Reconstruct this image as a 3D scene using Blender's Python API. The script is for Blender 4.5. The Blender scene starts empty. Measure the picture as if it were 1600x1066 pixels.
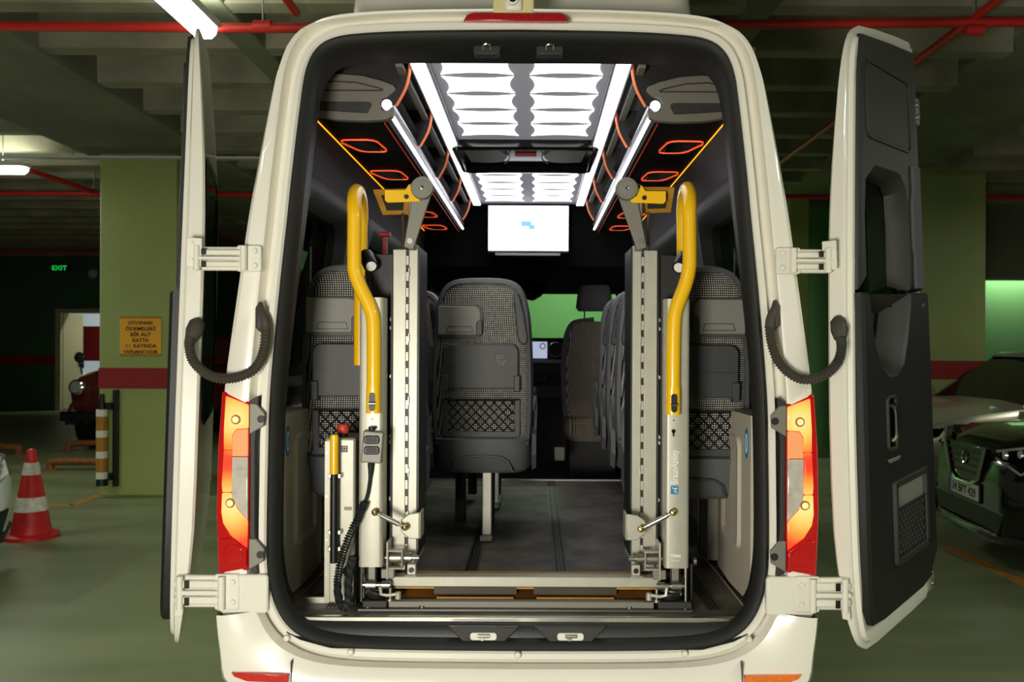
import bpy, bmesh, math, random
from mathutils import Vector, Matrix
random.seed(7)
PI = math.pi
SC = bpy.context.scene
COL = SC.collection

# ---------------------------------------------------------------- camera
FPX, CX, CY, ZC = 1358.0, 838.0, 540.0, 1.54      # focal length and principal point in 1600x1066 pixels
cam_d = bpy.data.cameras.new('camera'); cam = bpy.data.objects.new('camera', cam_d); COL.objects.link(cam)
cam.location = (0, 0, ZC)
cam.rotation_euler = (PI/2, math.radians(-0.25), 0)
cam_d.sensor_width = 36; cam_d.lens = FPX/1600*36
cam_d.shift_x = -(CX-800)/1600; cam_d.shift_y = (CY-533)/1600
cam_d.clip_start = .05; cam_d.clip_end = 100
cam_d.dof.use_dof = True; cam_d.dof.focus_distance = 3.0; cam_d.dof.aperture_fstop = 4.5
SC.camera = cam

# ---------------------------------------------------------------- world, big lights, exposure
w = bpy.data.worlds.new('world'); SC.world = w; w.use_nodes = True
w.node_tree.nodes['Background'].inputs[0].default_value = (.6, .8, .6, 1)
w.node_tree.nodes['Background'].inputs[1].default_value = .012
def area(name, loc, target, size, size_y, power, col=(1, 1, 1)):
    d = bpy.data.lights.new(name, 'AREA'); d.shape = 'RECTANGLE'; d.size = size; d.size_y = size_y
    d.energy = power; d.color = col
    o = bpy.data.objects.new(name, d); COL.objects.link(o); o.location = loc
    o.rotation_euler = (Vector(target)-Vector(loc)).to_track_quat('-Z', 'Y').to_euler()
    return o
area('photo_flash', (-.9, -.7, 1.0), (0, 3.0, 1.15), .7, .7, 106, (1, .955, .86))
vs = SC.view_settings
SC.display_settings.display_device = 'sRGB'
vs.view_transform = 'Standard'; vs.look = 'None'; vs.exposure = 0.0; vs.gamma = 1; vs.use_curve_mapping = False

# ---------------------------------------------------------------- helpers
def lin(c):
    def f(u):
        u /= 255.0
        return u/12.92 if u <= .04045 else ((u+.055)/1.055)**2.4
    return tuple(f(u) for u in c)+(1.0,)
MATS = {}
def mk(name, col, rough=.5, metal=0.0, noise=None, bump=None, coat=0.0, emis=None, estr=0.0, spec=.5, alpha=1.0, trans=0.0):
    m = bpy.data.materials.new(name); m.use_nodes = True
    nt = m.node_tree; b = nt.nodes['Principled BSDF']; c = lin(col)
    b.inputs['Base Color'].default_value = c
    b.inputs['Roughness'].default_value = rough; b.inputs['Metallic'].default_value = metal
    b.inputs['Specular IOR Level'].default_value = spec
    b.inputs['Coat Weight'].default_value = coat; b.inputs['Coat Roughness'].default_value = .05
    if emis: b.inputs['Emission Color'].default_value = lin(emis); b.inputs['Emission Strength'].default_value = estr
    if alpha < 1: b.inputs['Alpha'].default_value = alpha
    if trans: b.inputs['Transmission Weight'].default_value = trans
    if noise or bump:
        tc = nt.nodes.new('ShaderNodeTexCoord')
    if noise:
        sc, amt = noise
        n = nt.nodes.new('ShaderNodeTexNoise'); n.inputs['Scale'].default_value = sc; n.inputs['Detail'].default_value = 5
        nt.links.new(tc.outputs['Object'], n.inputs['Vector'])
        r = nt.nodes.new('ShaderNodeValToRGB')
        r.color_ramp.elements[0].position = .3; r.color_ramp.elements[1].position = .72
        r.color_ramp.elements[0].color = tuple(x*(1-amt) for x in c[:3])+(1,)
        r.color_ramp.elements[1].color = tuple(min(1, x*(1+amt)) for x in c[:3])+(1,)
        nt.links.new(n.outputs['Fac'], r.inputs[0]); nt.links.new(r.outputs[0], b.inputs['Base Color'])
    if bump:
        sc, st = bump
        n2 = nt.nodes.new('ShaderNodeTexNoise'); n2.inputs['Scale'].default_value = sc; n2.inputs['Detail'].default_value = 3
        nt.links.new(tc.outputs['Object'], n2.inputs['Vector'])
        bp = nt.nodes.new('ShaderNodeBump'); bp.inputs['Strength'].default_value = st; bp.inputs['Distance'].default_value = .01
        nt.links.new(n2.outputs['Fac'], bp.inputs['Height']); nt.links.new(bp.outputs[0], b.inputs['Normal'])
    MATS[name] = m
    return m
def fabric(name, dark, light, pitch=.0085):
    m = mk(name, dark, .9, spec=.2); nt = m.node_tree; b = nt.nodes['Principled BSDF']
    def math_(op, a, b_=None):
        n = nt.nodes.new('ShaderNodeMath'); n.operation = op
        for i, x in enumerate((a, b_)):
            if x is None: continue
            if isinstance(x, (int, float)): n.inputs[i].default_value = x
            else: nt.links.new(x, n.inputs[i])
        return n.outputs[0]
    tc = nt.nodes.new('ShaderNodeTexCoord'); sp = nt.nodes.new('ShaderNodeSeparateXYZ')
    nt.links.new(tc.outputs['Object'], sp.inputs[0])
    u = math_('MULTIPLY', math_('ADD', sp.outputs[0], sp.outputs[1]), 1/pitch)
    v = math_('MULTIPLY', sp.outputs[2], 1/pitch)
    d = math_('MULTIPLY', math_('GREATER_THAN', math_('FRACT', u), .42), math_('GREATER_THAN', math_('FRACT', v), .42))
    nz = nt.nodes.new('ShaderNodeTexNoise'); nz.inputs['Scale'].default_value = 60
    nt.links.new(tc.outputs['Object'], nz.inputs['Vector'])
    f = math_('MULTIPLY', d, math_('ADD', nz.outputs['Fac'], .35))
    mx = nt.nodes.new('ShaderNodeMixRGB'); mx.inputs[1].default_value = lin(dark); mx.inputs[2].default_value = lin(light)
    nt.links.new(f, mx.inputs[0]); nt.links.new(mx.outputs[0], b.inputs['Base Color'])
    return m
def glassmat(name, tint, clear=.75, rough=.03):
    m = bpy.data.materials.new(name); m.use_nodes = True; nt = m.node_tree
    out = nt.nodes['Material Output']; nt.nodes.remove(nt.nodes['Principled BSDF'])
    t = nt.nodes.new('ShaderNodeBsdfTransparent'); t.inputs[0].default_value = lin(tint)
    g = nt.nodes.new('ShaderNodeBsdfGlossy'); g.inputs['Roughness'].default_value = rough; g.inputs[0].default_value = (.8, .9, .85, 1)
    mx = nt.nodes.new('ShaderNodeMixShader'); lw = nt.nodes.new('ShaderNodeLayerWeight'); pw = nt.nodes.new('ShaderNodeMath'); pw.operation = 'POWER'; pw.inputs[1].default_value = 4
    fr = nt.nodes.new('ShaderNodeMath'); fr.operation = 'MULTIPLY_ADD'; fr.inputs[1].default_value = .7; fr.inputs[2].default_value = .05
    nt.links.new(lw.outputs['Facing'], pw.inputs[0]); nt.links.new(pw.outputs[0], fr.inputs[0])
    nt.links.new(fr.outputs[0], mx.inputs[0]); nt.links.new(t.outputs[0], mx.inputs[1]); nt.links.new(g.outputs[0], mx.inputs[2])
    nt.links.new(mx.outputs[0], out.inputs[0]); MATS[name] = m
    return m

mk('paint', (235, 230, 216), .32, coat=.6, noise=(3, .015))
mk('paint_hinge', (228, 224, 210), .42)
mk('rubber', (24, 24, 23), .65)
mk('conduit', (66, 62, 54), .6)
mk('led_orange_dim', (190, 70, 40), .4, emis=(255, 80, 40), estr=.15)
mk('grip_pad', (52, 42, 28), .5, noise=(9, .3))
mk('track_metal', (104, 102, 96), .45, metal=.7)
mk('trim_black', (25, 24, 23), .5, bump=(260, .12))
mk('trim_dark', (44, 42, 39), .55, bump=(260, .12))
mk('trim_soft', (82, 82, 86), .8, bump=(320, .12))
mk('gloss_black', (10, 10, 10), .12)
mk('threshold', (42, 42, 40), .45, bump=(200, .1))
mk('floor_vinyl', (106, 102, 92), .55, noise=(7, .45), bump=(90, .06), spec=.3)
mk('floor_vinyl2', (66, 60, 50), .4, noise=(9, .25))
mk('carpet', (20, 20, 20), .95, bump=(300, .3))
mk('alu', (205, 202, 190), .32, metal=1.0, noise=(30, .06))
mk('steel', (190, 188, 180), .3, metal=1.0)
mk('steel_dark', (110, 108, 100), .4, metal=1.0)
mk('lift_paint', (184, 180, 165), .42, metal=.3, noise=(22, .05))
mk('lift_grey', (128, 125, 114), .5, metal=.3)
mk('chrome', (225, 225, 222), .12, metal=1.0)
mk('brass', (190, 160, 90), .25, metal=1.0)
mk('yellow', (255, 198, 22), .3, coat=.3)
mk('yellow_dull', (176, 126, 40), .5, noise=(20, .2))
mk('brown_plate', (92, 58, 22), .35, noise=(7, .45))
mk('red_knob', (205, 62, 40), .45)
mk('black', (14, 14, 14), .45)
mk('seat_plastic', (62, 62, 62), .5, bump=(350, .08))
mk('seat_flap', (128, 126, 118), .5, bump=(350, .08))
mk('seat_leather', (92, 93, 96), .55, bump=(220, .12))
mk('seat_table', (58, 59, 58), .5, bump=(350, .08))
mk('seat_base', (92, 94, 96), .5, bump=(350, .06))
mk('net', (16, 15, 14), .8)
fabric('fabric', (36, 35, 34), (206, 203, 194))
fabric('fabric_brown', (92, 85, 76), (210, 196, 176), .014)
mk('black_felt', (8, 8, 8), .85, spec=.2)
mk('headliner', (120, 120, 122), .9, bump=(200, .15))
mk('grey_cover_glow', (132, 133, 138), .9, bump=(150, .2), emis=(200, 202, 212), estr=.22)  # weak emission stands in for light coming through the fabric
mk('rack_cap', (112, 107, 98), .5, bump=(300, .08))
mk('rack_cap_line', (36, 34, 31), .6)
mk('led', (255, 255, 255), .4, emis=(248, 250, 255), estr=4.2)
mk('led_rail', (255, 255, 255), .4, emis=(248, 250, 255), estr=1.7)
mk('led_soft', (230, 232, 238), .3, emis=(225, 232, 255), estr=.9)
mk('led_panel', (255, 255, 255), .4, emis=(250, 250, 255), estr=2.8)
mk('led_amber', (255, 170, 40), .4, emis=(255, 160, 20), estr=2.2)
mk('led_orange', (255, 110, 60), .4, emis=(255, 90, 50), estr=.75)
mk('lamp_yellow', (255, 220, 110), .25, coat=.5, emis=(255, 200, 80), estr=1.3)
mk('orange_pipe', (214, 120, 78), .5, emis=(220, 100, 60), estr=.25)
mk('silver_tube', (150, 150, 156), .3, metal=.7)
mk('screen', (255, 255, 255), .3, emis=(250, 250, 255), estr=1.7)
mk('screen_icon', (120, 175, 225), .3, emis=(120, 175, 235), estr=.8)
mk('screen_dash', (220, 225, 240), .3, emis=(200, 210, 240), estr=.7)
mk('lamp_red', (170, 14, 18), .15, coat=.6, emis=(210, 8, 14), estr=.13)
mk('lamp_red_lit', (220, 30, 20), .2, coat=.5, emis=(255, 40, 14), estr=.75)
mk('lamp_amber_lit', (255, 190, 60), .2, coat=.5, emis=(255, 120, 30), estr=1.15)
mk('lamp_hot', (255, 230, 150), .2, emis=(255, 215, 110), estr=1.6)
mk('lamp_clear', (222, 212, 198), .15, metal=.3, noise=(30, .15))
mk('lamp_peach', (224, 160, 118), .2, emis=(255, 130, 50), estr=.35)
mk('brake_red', (165, 20, 28), .2, coat=.5)
mk('reflector_red', (196, 40, 28), .25, coat=.4, noise=(120, .15))
mk('reflector_orange', (238, 120, 40), .25, coat=.4, noise=(120, .12))
mk('cream', (214, 204, 150), .5)
mk('trim_beige', (196, 186, 166), .55, noise=(6, .03))
mk('trim_beige_dark', (150, 142, 126), .6)
mk('blue_sticker', (40, 130, 180), .5)
mk('white_print', (238, 238, 232), .5)
mk('black_print', (34, 28, 20), .6)
mk('faint_print', (176, 140, 70), .6)
mk('sign_orange', (255, 180, 36), .5)
mk('pillar_green', (160, 172, 102), .55, noise=(1.2, .1), bump=(25, .06))
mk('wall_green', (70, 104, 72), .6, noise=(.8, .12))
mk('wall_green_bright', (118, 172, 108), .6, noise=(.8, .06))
mk('stripe_red', (150, 24, 22), .6)
mk('concrete', (140, 136, 112), .9, noise=(2.5, .28), bump=(14, .25))
mk('concrete_dark', (116, 118, 94), .85, noise=(1.6, .22), bump=(10, .15))
mk('pipe_red', (190, 40, 32), .4)
mk('tray_metal', (150, 148, 130), .6, metal=.5)
mk('lamp_body', (210, 212, 205), .5)
mk('tube_light', (255, 255, 255), .4, emis=(235, 255, 240), estr=6.0)
mk('cone_red', (196, 30, 30), .45, noise=(14, .15))
mk('cone_white', (214, 208, 194), .5, noise=(18, .3))
mk('post_white', (228, 226, 214), .5)
mk('post_ochre', (172, 118, 40), .5, noise=(40, .2))
mk('rust', (150, 88, 44), .7, noise=(14, .3))
mk('line_yellow', (176, 120, 40), .7, noise=(5, .3))
mk('door_cream', (196, 186, 140), .6)
mk('room_white_glow', (226, 236, 240), .6, emis=(215, 232, 240), estr=.35)  # lobby brightness partly put into the wall as emission
mk('cabinet_red', (150, 30, 36), .5)
mk('exit_black', (12, 14, 12), .4)
mk('exit_green', (60, 230, 110), .4, emis=(40, 255, 110), estr=.45)
mk('car_black', (16, 17, 16), .18, coat=.8)
mk('car_silver', (186, 178, 158), .3, metal=.5, coat=.6)
mk('car_white', (226, 228, 222), .25, coat=.7)
mk('car_maroon', (92, 34, 24), .35, coat=.4, noise=(7, .4))
mk('tyre', (18, 18, 18), .85, bump=(60, .2))
mk('head_lens', (210, 212, 205), .1, metal=.6, noise=(18, .2))
mk('plate_white', (232, 230, 218), .5)
mk('plate_blue', (30, 90, 190), .5)
glassmat('glass', (120, 140, 125))
glassmat('glass_clear', (214, 232, 214))
mk('glass_dark', (10, 14, 13), .06)

# green painted concrete floor, a little worn and glossy
def floor_material():
    m = mk('floor_green', (112, 130, 96), .42)
    nt = m.node_tree; b = nt.nodes['Principled BSDF']
    tc = nt.nodes.new('ShaderNodeTexCoord')
    n = nt.nodes.new('ShaderNodeTexNoise'); n.inputs['Scale'].default_value = .7; n.inputs['Detail'].default_value = 6
    mp = nt.nodes.new('ShaderNodeMapping'); mp.inputs['Scale'].default_value = (1, 3.2, 1)
    nt.links.new(tc.outputs['Object'], mp.inputs[0]); nt.links.new(mp.outputs[0], n.inputs['Vector'])
    r = nt.nodes.new('ShaderNodeValToRGB')
    r.color_ramp.elements[0].position = .3; r.color_ramp.elements[0].color = lin((112, 122, 88))
    r.color_ramp.elements[1].position = .75; r.color_ramp.elements[1].color = lin((140, 146, 108))
    nt.links.new(n.outputs['Fac'], r.inputs[0]); nt.links.new(r.outputs[0], b.inputs['Base Color'])
    r2 = nt.nodes.new('ShaderNodeMapRange'); r2.inputs[3].default_value = .3; r2.inputs[4].default_value = .55
    nt.links.new(n.outputs['Fac'], r2.inputs[0]); nt.links.new(r2.outputs[0], b.inputs['Roughness'])
floor_material()

def lit_lens():
    # tail lamp lens glowing around its two bulbs (object space = van space)
    m = mk('lamp_lit', (220, 40, 24), .2, coat=.5); nt = m.node_tree; b = nt.nodes['Principled BSDF']
    tc = nt.nodes.new('ShaderNodeTexCoord'); ab = nt.nodes.new('ShaderNodeVectorMath'); ab.operation = 'ABSOLUTE'
    nt.links.new(tc.outputs['Object'], ab.inputs[0])
    ds = []
    for c in ((.903, .01, 1.298), (.922, .01, 1.02)):
        d = nt.nodes.new('ShaderNodeVectorMath'); d.operation = 'DISTANCE'; d.inputs[1].default_value = c
        nt.links.new(ab.outputs[0], d.inputs[0]); ds.append(d.outputs['Value'])
    mn = nt.nodes.new('ShaderNodeMath'); mn.operation = 'MINIMUM'
    nt.links.new(ds[0], mn.inputs[0]); nt.links.new(ds[1], mn.inputs[1])
    mr = nt.nodes.new('ShaderNodeMapRange'); mr.inputs[2].default_value = .20; nt.links.new(mn.outputs[0], mr.inputs[0])
    r = nt.nodes.new('ShaderNodeValToRGB'); e = r.color_ramp.elements
    e[0].position = 0; e[0].color = (1.0, .80, .30, 1); e[1].position = 1; e[1].color = (.34, .008, .006, 1)
    for p, c in ((.22, (1.0, .62, .14, 1)), (.42, (1.0, .32, .045, 1)), (.60, (.85, .06, .02, 1))):
        q = e.new(p); q.color = c
    nt.links.new(mr.outputs[0], r.inputs[0]); nt.links.new(r.outputs[0], b.inputs['Emission Color']); b.inputs['Emission Strength'].default_value = 1.15
lit_lens()
OFF = {}
def W(px, py, Y):
    """point at distance Y in front of the camera that the photograph shows at pixel px, py"""
    return Vector(((px-CX)*Y/FPX, Y, ZC-(py-CY)*Y/FPX))
def thing(name, label, cat, loc, group=None, kind=None):
    o = bpy.data.objects.new(name, None); COL.objects.link(o); o.location = loc; o.empty_display_size = .1
    o['label'] = label
    if kind: o['kind'] = kind
    else: o['category'] = cat
    if group: o['group'] = group
    OFF[o] = Vector(loc)
    return o
def tag(o, label=None, cat=None, group=None, kind=None):
    if label: o['label'] = label
    if cat: o['category'] = cat
    if group: o['group'] = group
    if kind: o['kind'] = kind
    return o
class MB:
    def __init__(s, tf=None): s.v = []; s.f = []; s.tf = tf
    def add(s, vs_, fs):
        n = len(s.v); s.v += [Vector(p) for p in vs_]; s.f += [[i+n for i in f] for f in fs]; return s
    def box2(s, x0, x1, y0, y1, z0, z1, rot=None, piv=None):
        vs_ = [Vector((x, y, z)) for z in (z0, z1) for y in (y0, y1) for x in (x0, x1)]
        if rot is not None:
            c = Vector(piv) if piv is not None else Vector(((x0+x1)/2, (y0+y1)/2, (z0+z1)/2))
            vs_ = [c+rot @ (p-c) for p in vs_]
        return s.add(vs_, [(0, 2, 3, 1), (4, 5, 7, 6), (0, 1, 5, 4), (2, 6, 7, 3), (0, 4, 6, 2), (1, 3, 7, 5)])
    def box(s, c, sz, rot=None):
        return s.box2(c[0]-sz[0]/2, c[0]+sz[0]/2, c[1]-sz[1]/2, c[1]+sz[1]/2, c[2]-sz[2]/2, c[2]+sz[2]/2, rot)
    def loft(s, rings, closed=True, cap0=False, cap1=False, ring_loop=False):
        n = len(rings[0]); base = len(s.v)
        for r in rings: s.v += [Vector(p) for p in r]
        m = len(rings)
        for k in range(m if ring_loop else m-1):
            a = base+k*n; b = base+((k+1) % m)*n
            for i in range(n if closed else n-1):
                j = (i+1) % n
                s.f.append([a+i, a+j, b+j, b+i])
        if cap0: s.f.append([base+i for i in range(n)][::-1])
        if cap1: s.f.append([base+(m-1)*n+i for i in range(n)])
        return s
    def tube(s, pts, r, n=10, closed=False, caps=True):
        pts = [Vector(p) for p in pts]; m = len(pts)
        rs = r if isinstance(r, (list, tuple)) else [r]*m
        def tan(i):
            if closed: return (pts[(i+1) % m]-pts[i-1]).normalized()
            if i == 0: return (pts[1]-pts[0]).normalized()
            if i == m-1: return (pts[-1]-pts[-2]).normalized()
            return (pts[i+1]-pts[i-1]).normalized()
        t = tan(0); up = Vector((0, 0, 1)) if abs(t.z) < .9 else Vector((1, 0, 0))
        nrm = (up-t*up.dot(t)).normalized(); rings = []
        for i in range(m):
            t = tan(i); nrm = (nrm-t*nrm.dot(t)).normalized(); bn = t.cross(nrm)
            rings.append([pts[i]+(nrm*math.cos(2*PI*k/n)+bn*math.sin(2*PI*k/n))*rs[i] for k in range(n)])
        return s.loft(rings, True, caps and not closed, caps and not closed, closed)
    def cyl(s, p0, p1, r, r1=None, n=18): return s.tube([p0, p1], [r, r if r1 is None else r1], n)
    def prism(s, poly, plane, d0, d1):
        """poly: 2-D points; plane 'xz' -> extruded in y, 'xy' -> in z, 'yz' -> in x"""
        def P(u, v, d): return (u, d, v) if plane == 'xz' else (u, v, d) if plane == 'xy' else (d, u, v)
        return s.loft([[P(u, v, d0) for u, v in poly], [P(u, v, d1) for u, v in poly]], True, True, True)
    def lathe(s, prof, c, axis='z', n=24, caps=True):
        rings = []
        for r, h in prof:
            ring = []
            for k in range(n):
                a = 2*PI*k/n; u, v = r*math.cos(a), r*math.sin(a)
                ring.append(Vector(c)+Vector((u, v, h) if axis == 'z' else (u, h, v) if axis == 'y' else (h, u, v)))
            rings.append(ring)
        return s.loft(rings, True, caps and prof[0][0] > 1e-5, caps and prof[-1][0] > 1e-5)
    def strip(s, poly, plane, d0, d1, wd, closed=True):
        """a flat frame that follows poly, wd wide towards the inside"""
        c = Vector((sum(p[0] for p in poly)/len(poly), sum(p[1] for p in poly)/len(poly)))
        q = inset(poly, wd)
        def P(p, d): return (p[0], d, p[1]) if plane == 'xz' else (p[0], p[1], d) if plane == 'xy' else (d, p[0], p[1])
        return s.loft([[P(p, d0) for p in poly], [P(p, d1) for p in poly], [P(p, d1) for p in q], [P(p, d0) for p in q]], True, ring_loop=True)
    def build(s, name, mat, parent=None, bev=0.0, smooth=38, kind=None, origin=None, seg=2, label=None):
        me = bpy.data.meshes.new(name)
        vs_ = [Vector(s.tf(p)) for p in s.v] if s.tf else s.v
        off = OFF[parent] if parent is not None else Vector(origin if origin is not None else (0, 0, 0))
        me.from_pydata([tuple(p-off) for p in vs_], [], s.f)
        bm = bmesh.new(); bm.from_mesh(me); bmesh.ops.remove_doubles(bm, verts=bm.verts, dist=1e-6)
        bmesh.ops.recalc_face_normals(bm, faces=bm.faces); bm.to_mesh(me); bm.free()
        if smooth:
            for p in me.polygons: p.use_smooth = True
            me.set_sharp_from_angle(angle=math.radians(smooth))
        me.materials.append(MATS[mat])
        o = bpy.data.objects.new(name, me); COL.objects.link(o)
        if parent is not None: o.parent = parent
        else: o.location = off
        OFF[o] = off
        if bev:
            b = o.modifiers.new('bevel', 'BEVEL'); b.width = bev; b.segments = seg; b.limit_method = 'ANGLE'
            b.angle_limit = math.radians(40)
        if kind: o['kind'] = kind
        if label: o['label'] = label
        return o
def inset(poly, d):
    n = len(poly); out = []
    ar = sum(poly[i][0]*poly[(i+1) % n][1]-poly[(i+1) % n][0]*poly[i][1] for i in range(n))
    sg = 1 if ar > 0 else -1
    for i in range(n):
        a = Vector(poly[i-1][:2]); b = Vector(poly[i][:2]); c = Vector(poly[(i+1) % n][:2])
        e1 = (b-a).normalized() if (b-a).length > 1e-9 else Vector((1, 0)); e2 = (c-b).normalized() if (c-b).length > 1e-9 else e1
        n1 = Vector((-e1.y, e1.x))*sg; n2 = Vector((-e2.y, e2.x))*sg
        m = n1+n2
        m = m.normalized() if m.length > 1e-6 else n1
        k = max(.4, m.dot(n1))
        out.append((b.x+m.x*d/k, b.y+m.y*d/k))
    return out
def rrect(x0, x1, y0, y1, r, n=5):
    pts = []
    rs = r if isinstance(r, (list, tuple)) else [r]*4
    for k, (cx, cy) in enumerate(((x1, y1), (x0, y1), (x0, y0), (x1, y0))):
        q = rs[k]; cx += -q if cx == x1 else q; cy += -q if cy == y1 else q
        for i in range(n+1):
            a = PI/2*k+PI/2*i/n
            pts.append((cx+q*math.cos(a), cy+q*math.sin(a)))
    return pts
def catmull(pts, per=6, closed=False):
    P = [Vector(p) for p in pts]; n = len(P); out = []
    for i in range(n if closed else n-1):
        g = lambda k: P[k % n] if closed else P[max(0, min(n-1, k))]
        p0, p1, p2, p3 = g(i-1), g(i), g(i+1), g(i+2)
        for j in range(per):
            t = j/per
            out.append(.5*((2*p1)+(p2-p0)*t+(2*p0-5*p1+4*p2-p3)*t*t+(3*p1-p0-3*p2+p3)*t**3))
    if not closed: out.append(P[-1])
    return out
def interp(tab, z):
    if z <= tab[0][0]: return tab[0][1]
    for (a, u), (b, v) in zip(tab, tab[1:]):
        if z <= b: return u+(v-u)*(z-a)/(b-a)
    return tab[-1][1]
def copy_tree(o, loc=None, parent=None, label=None, group=None):
    c = o.copy(); COL.objects.link(c); c.parent = parent
    if loc is not None: c.location = loc
    if label: c['label'] = label
    if group: c['group'] = group
    for ch in list(o.children): copy_tree(ch, None, c)
    return c
def text(body, size, mat, parent, f, name='lettering', align='CENTER', depth=.001, bold=0.0, width=None):
    cu = bpy.data.curves.new('txt', 'FONT'); cu.body = body; cu.size = size; cu.align_x = align; cu.extrude = depth; cu.offset = bold
    cu.resolution_u = 3
    ob = bpy.data.objects.new('txt', cu); COL.objects.link(ob)
    dg = bpy.context.evaluated_depsgraph_get(); me = bpy.data.meshes.new_from_object(ob.evaluated_get(dg))
    bpy.data.objects.remove(ob); bpy.data.curves.remove(cu)
    k = 1.0
    if width:
        xs = [v.co.x for v in me.vertices]; k = width/(max(xs)-min(xs))
    off = OFF[parent]
    for v in me.vertices: v.co = Vector(f(v.co.x*k, v.co.y, v.co.z))-off
    me.name = name; me.materials.clear(); me.materials.append(MATS[mat])
    o = bpy.data.objects.new(name, me); COL.objects.link(o); o.parent = parent; OFF[o] = off
    return o
def setting(o, label=None):
    o['kind'] = 'structure'
    if label: o['label'] = label
    return o
# ================================================================ THE GARAGE
setting(MB().box2(-15, 13, -6, 21, -.2, 0).build('floor', 'floor_green', smooth=0), 'worn grey-green painted concrete garage floor')
ceil_o = setting(MB().box2(-15, 13, -6, 21, 3.95, 4.15).build('ceiling', 'concrete_dark', smooth=0), 'ribbed raw concrete garage ceiling above the van')
# transverse ribs of the waffle slab, one object each
rib_mesh = None
for k in range(-10, 19):
    y = 5.83+.762*k
    for x0, x1 in ((-3.3, 3.15), (-14, -4.6), (4.5, 12.5)):
        if y > 20: continue
        b = MB(); p = [(-.10, 3.96), (-.075, 3.50), (.075, 3.50), (.10, 3.96)]
        b.loft([[(x0, y+u, v) for u, v in p], [(x1, y+u, v) for u, v in p]], True, True, True)
        b.build('rib', 'concrete', ceil_o, smooth=0)
for x0, x1, z0 in ((-4.6, -3.3, 3.46), (3.15, 4.5, 3.6), (-1.98, -1.8, 3.49), (1.2, 1.38, 3.49)):
    MB().box2(x0, x1, -6, 20.9, z0, 3.96).build('beam', 'concrete_dark', ceil_o, smooth=0, bev=.02)

MB().box2(4.5, 12.95, 11.95, 12.5, 2.5, 3.96).build('beam', 'concrete_dark', ceil_o, smooth=0, bev=.02)
def wall(name, x0, x1, y0, y1, mat, label, holes=None):
    return setting(MB().box2(x0, x1, y0, y1, 0, 3.96).build(name, mat, smooth=0), label)
# far wall of the left bay with the doorway
wb = MB(); DX0, DX1 = -10.98, -9.62
wb.box2(-15, DX0, 20, 20.25, 0, 3.96).box2(DX1, -1, 20, 20.25, 0, 3.96).box2(DX0, DX1, 20, 20.25, 2.27, 3.96)
wall_far = setting(wb.build('wall_back', 'wall_green', smooth=0), 'dark green far wall with doorway and red stripe')
MB().box2(-14.9, DX0-.08, 19.985, 20.001, 1.06, 1.27).build('stripe', 'stripe_red', wall_far, smooth=0)
MB().box2(DX1+.08, -1.1, 19.985, 20.001, 1.06, 1.27).build('stripe', 'stripe_red', wall_far, smooth=0)
wall('wall_left', -15.2, -15, -6, 20.2, 'wall_green', 'dark green side wall at the left of the garage')
wall('wall_right', 13, 13.2, -6, 13, 'wall_green', 'dark green side wall at the right of the garage')
wall('wall_rear', -15, 13, -6.2, -6, 'wall_green', 'green garage wall behind the viewpoint')
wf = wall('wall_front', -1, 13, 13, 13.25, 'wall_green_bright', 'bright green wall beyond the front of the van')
wall('wall_return', -1.25, -1, 13, 20, 'wall_green', 'green return wall between the bays')
# room behind the doorway
setting(MB().box2(-12.5, -8, 22.2, 22.3, 0, 3).build('wall_lobby', 'room_white_glow', smooth=0), 'bright white lobby wall beyond the doorway')
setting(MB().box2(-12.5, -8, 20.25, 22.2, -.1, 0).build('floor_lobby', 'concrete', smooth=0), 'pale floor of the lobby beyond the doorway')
d1 = thing('door_1', 'cream steel door standing ajar in the far wall', None, (DX0, 20, 0), kind='structure')
b = MB(); b.box2(DX0-.07, DX0+.05, 19.95, 20.28, 0, 2.34).box2(DX1-.05, DX1+.07, 19.95, 20.28, 0, 2.34).box2(DX0+.05, DX1-.05, 19.95, 20.28, 2.24, 2.34)
b.build('door_frame', 'door_cream', d1, bev=.008)
R = Matrix.Rotation(math.radians(84), 3, 'Z')
lf = MB().box2(DX0+.06, DX0+.80, 20.06, 20.11, .02, 2.23, R, (DX0+.06, 20.06, 0)).build('door_leaf', 'door_cream', d1, bev=.004)
MB().box2(DX0+.62, DX0+.75, 20.0, 20.05, 1.05, 1.09, R, (DX0+.06, 20.06, 0)).box2(DX0+.71, DX0+.75, 20.0, 20.06, .95, 1.20, R, (DX0+.06, 20.06, 0)).build('handle', 'black', lf)
c = thing('fire_cabinet', 'dark red fire cabinet on the white lobby wall', 'cabinet', (-11.0, 22.05, 1.2))
MB().box2(-11.75, -10.6, 21.98, 22.19, 1.1, 1.98).build('body', 'cabinet_red', c, bev=.02)
MB().box2(-11.7, -10.65, 21.96, 21.982, 1.14, 1.94).build('door_panel', 'cabinet_red', c, bev=.01)
MB().box2(-11.0, -10.96, 21.93, 21.962, 1.4, 1.62).build('handle', 'chrome', c)

e = thing('exit_sign', 'small black exit sign with glowing green letters on the far wall', 'sign', W(93, 422, 19.9))
p = W(93, 422, 19.9)
MB().box2(p.x-.21, p.x+.21, 19.88, 19.99, p.z-.085, p.z+.085).build('housing', 'exit_black', e, bev=.01)
text('EXIT', .15, 'exit_green', e, lambda x, y, z: (p.x+x, 19.875-z, p.z-.053+y), width=.34, bold=.003)
p2 = W(142, 430, 19.9)
sd = thing('wall_speaker', 'small pale round fitting high on the far wall', 'fitting', (p2.x, 19.98, p2.z))
MB().lathe([(.001, 0), (.10, 0), (.11, -.03), (.07, -.09), (.001, -.10)], (p2.x, 19.995, p2.z), 'y', 20).build('cover', 'lamp_body', sd)
MB().lathe([(.115, .0), (.125, -.01), (.115, -.02)], (p2.x, 19.997, p2.z), 'y', 20).build('rim', 'tray_metal', sd)

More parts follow.
